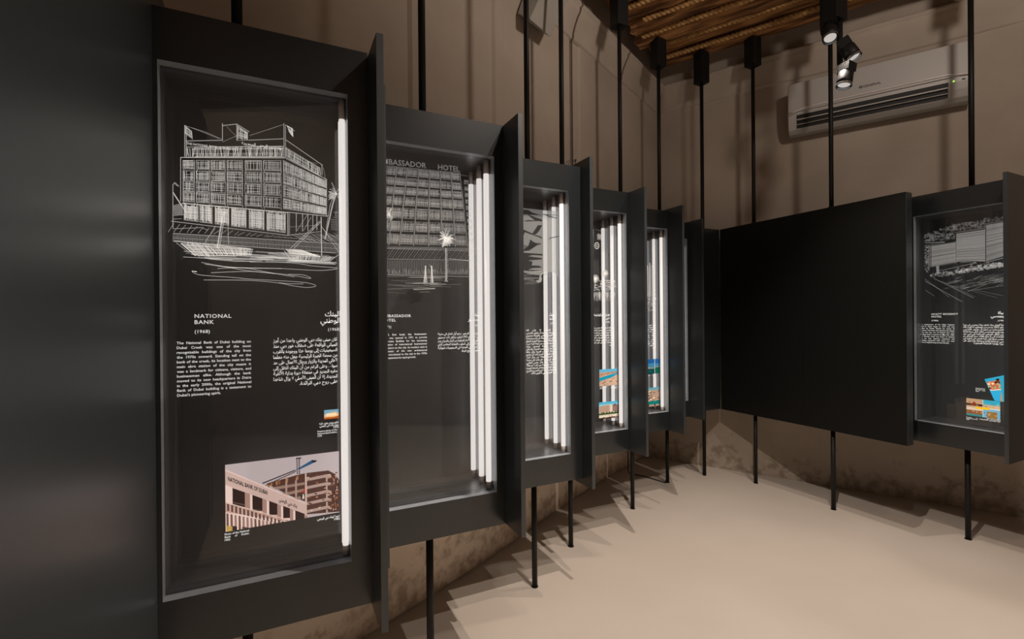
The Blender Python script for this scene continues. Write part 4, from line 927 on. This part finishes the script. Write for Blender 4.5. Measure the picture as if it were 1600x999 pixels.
# ---------------------------------------------------------------- spotlights
def spotlight(pos, aim, label, watts, cone, stem_to, fins=8):
    pos = Vector(pos); d = (Vector(aim) - pos).normalized()
    t = empty('spotlight', pos, 0, label, 'spotlight', 'black spotlights under the ceiling')
    rot = d.to_track_quat('-Z', 'Y').to_matrix().to_4x4()
    bm = bmesh.new(); tube(bm, [(0, 0, -.004), (0, 0, .02), (0, 0, .075), (0, 0, .08)], [.046, .046, .044, .038], 24)
    for k in range(fins): x = -.038 + k * .076 / (fins - 1); box(bm, x - .002, x + .002, -.036, .036, .078, .135)
    bm.transform(rot); mesh('lamp_head', bm, M['black'], t)
    bm = bmesh.new(); tube(bm, [(0, 0, -.0165), (0, 0, -.0045)], [.047, .047], 24, cap=False); tube(bm, [(0, 0, -.0165), (0, 0, -.0045)], [.041, .041], 24, cap=False); bm.transform(rot); mesh('lens_ring', bm, M['lensring'], t)
    bm = bmesh.new(); tube(bm, [(0, 0, -.009), (0, 0, -.005)], [.03, .036], 24); bm.transform(rot); mesh('lens', bm, M['lens'], t)
    bm = bmesh.new(); s = Vector(stem_to) - pos; h_ = rot @ Vector((0, 0, .05)); tube(bm, [h_, Vector((h_.x, h_.y, max(s.z, h_.z + .03) if abs(s.z) < .2 else h_.z + .04)), s], .011, 10); mesh('arm', bm, M['black'], t)
    l = bpy.data.lights.new('spot_beam', 'SPOT'); l.energy = watts; l.color = WARM; l.spot_size = math.radians(cone); l.spot_blend = .75; l.shadow_soft_size = .012 if cone < 120 else .12
    lo_ = bpy.data.objects.new('spot_beam', l); COL.objects.link(lo_); lo_.parent = t; lo_.matrix_local = Matrix.Translation(d * .03) @ rot
    return t
SL = ['spotlight on a ceiling stem above the near cabinets, outside the picture', 'spotlight above the middle of the floor, outside the picture', 'spotlight above the camera side, outside the picture',
      'left of the three spotlights over the air conditioner, tilted outward', 'right of the three spotlights, with upright cooling fins', 'lowest of the three spotlights, in front of the air conditioner', 'added fill spotlight at the near end of the room, outside the picture', 'added fill spotlight turned to the left wall, outside the picture', 'added fill spotlight turned to the back wall, outside the picture', 'added fill spotlight turned away to the near wall, outside the picture']
jb = ray(1303, 20); jb = Vector((jb.x, jb.y, 0)) * 3.35
t = empty('lamp_box', (jb.x, jb.y, 3.535), 0, 'black ceiling box that carries the three visible spotlights', 'lamp mount')
bxm('casing', (-.06, .06, -.055, .055, 0, .455), M['black'], t, bevel=.003)
bm = bmesh.new(); tube(bm, [(.03, -.02, 0), (.03, -.02, -.365)], .018, 12); mesh('drop_stem', bm, M['black'], t)
LP = [((1297, 58), 3.22), ((1333, 88), 3.18), ((1319, 131), 3.18)]
for k, (s, lab) in enumerate(zip(SPOTS, SL)):
    pos, aim, wt, cone = s
    if 3 <= k <= 5:
        (px, py), dep = LP[k - 3]; r = ray(px, py) * dep; pos = (r.x, r.y, H + r.z)
        a_ = Vector((pos[0] - jb.x - .03, pos[1] - jb.y + .02, 0)); a_.normalize()
        stem = (pos[0], pos[1], 3.53) if k == 3 and abs(pos[0] - jb.x) < .05 and abs(pos[1] - jb.y) < .045 else (jb.x + .03 + a_.x * .03, jb.y - .02 + a_.y * .03, pos[2] + .10)
    else: stem = (pos[0], pos[1], 3.99)
    spotlight(pos, aim, lab, wt, cone, stem)
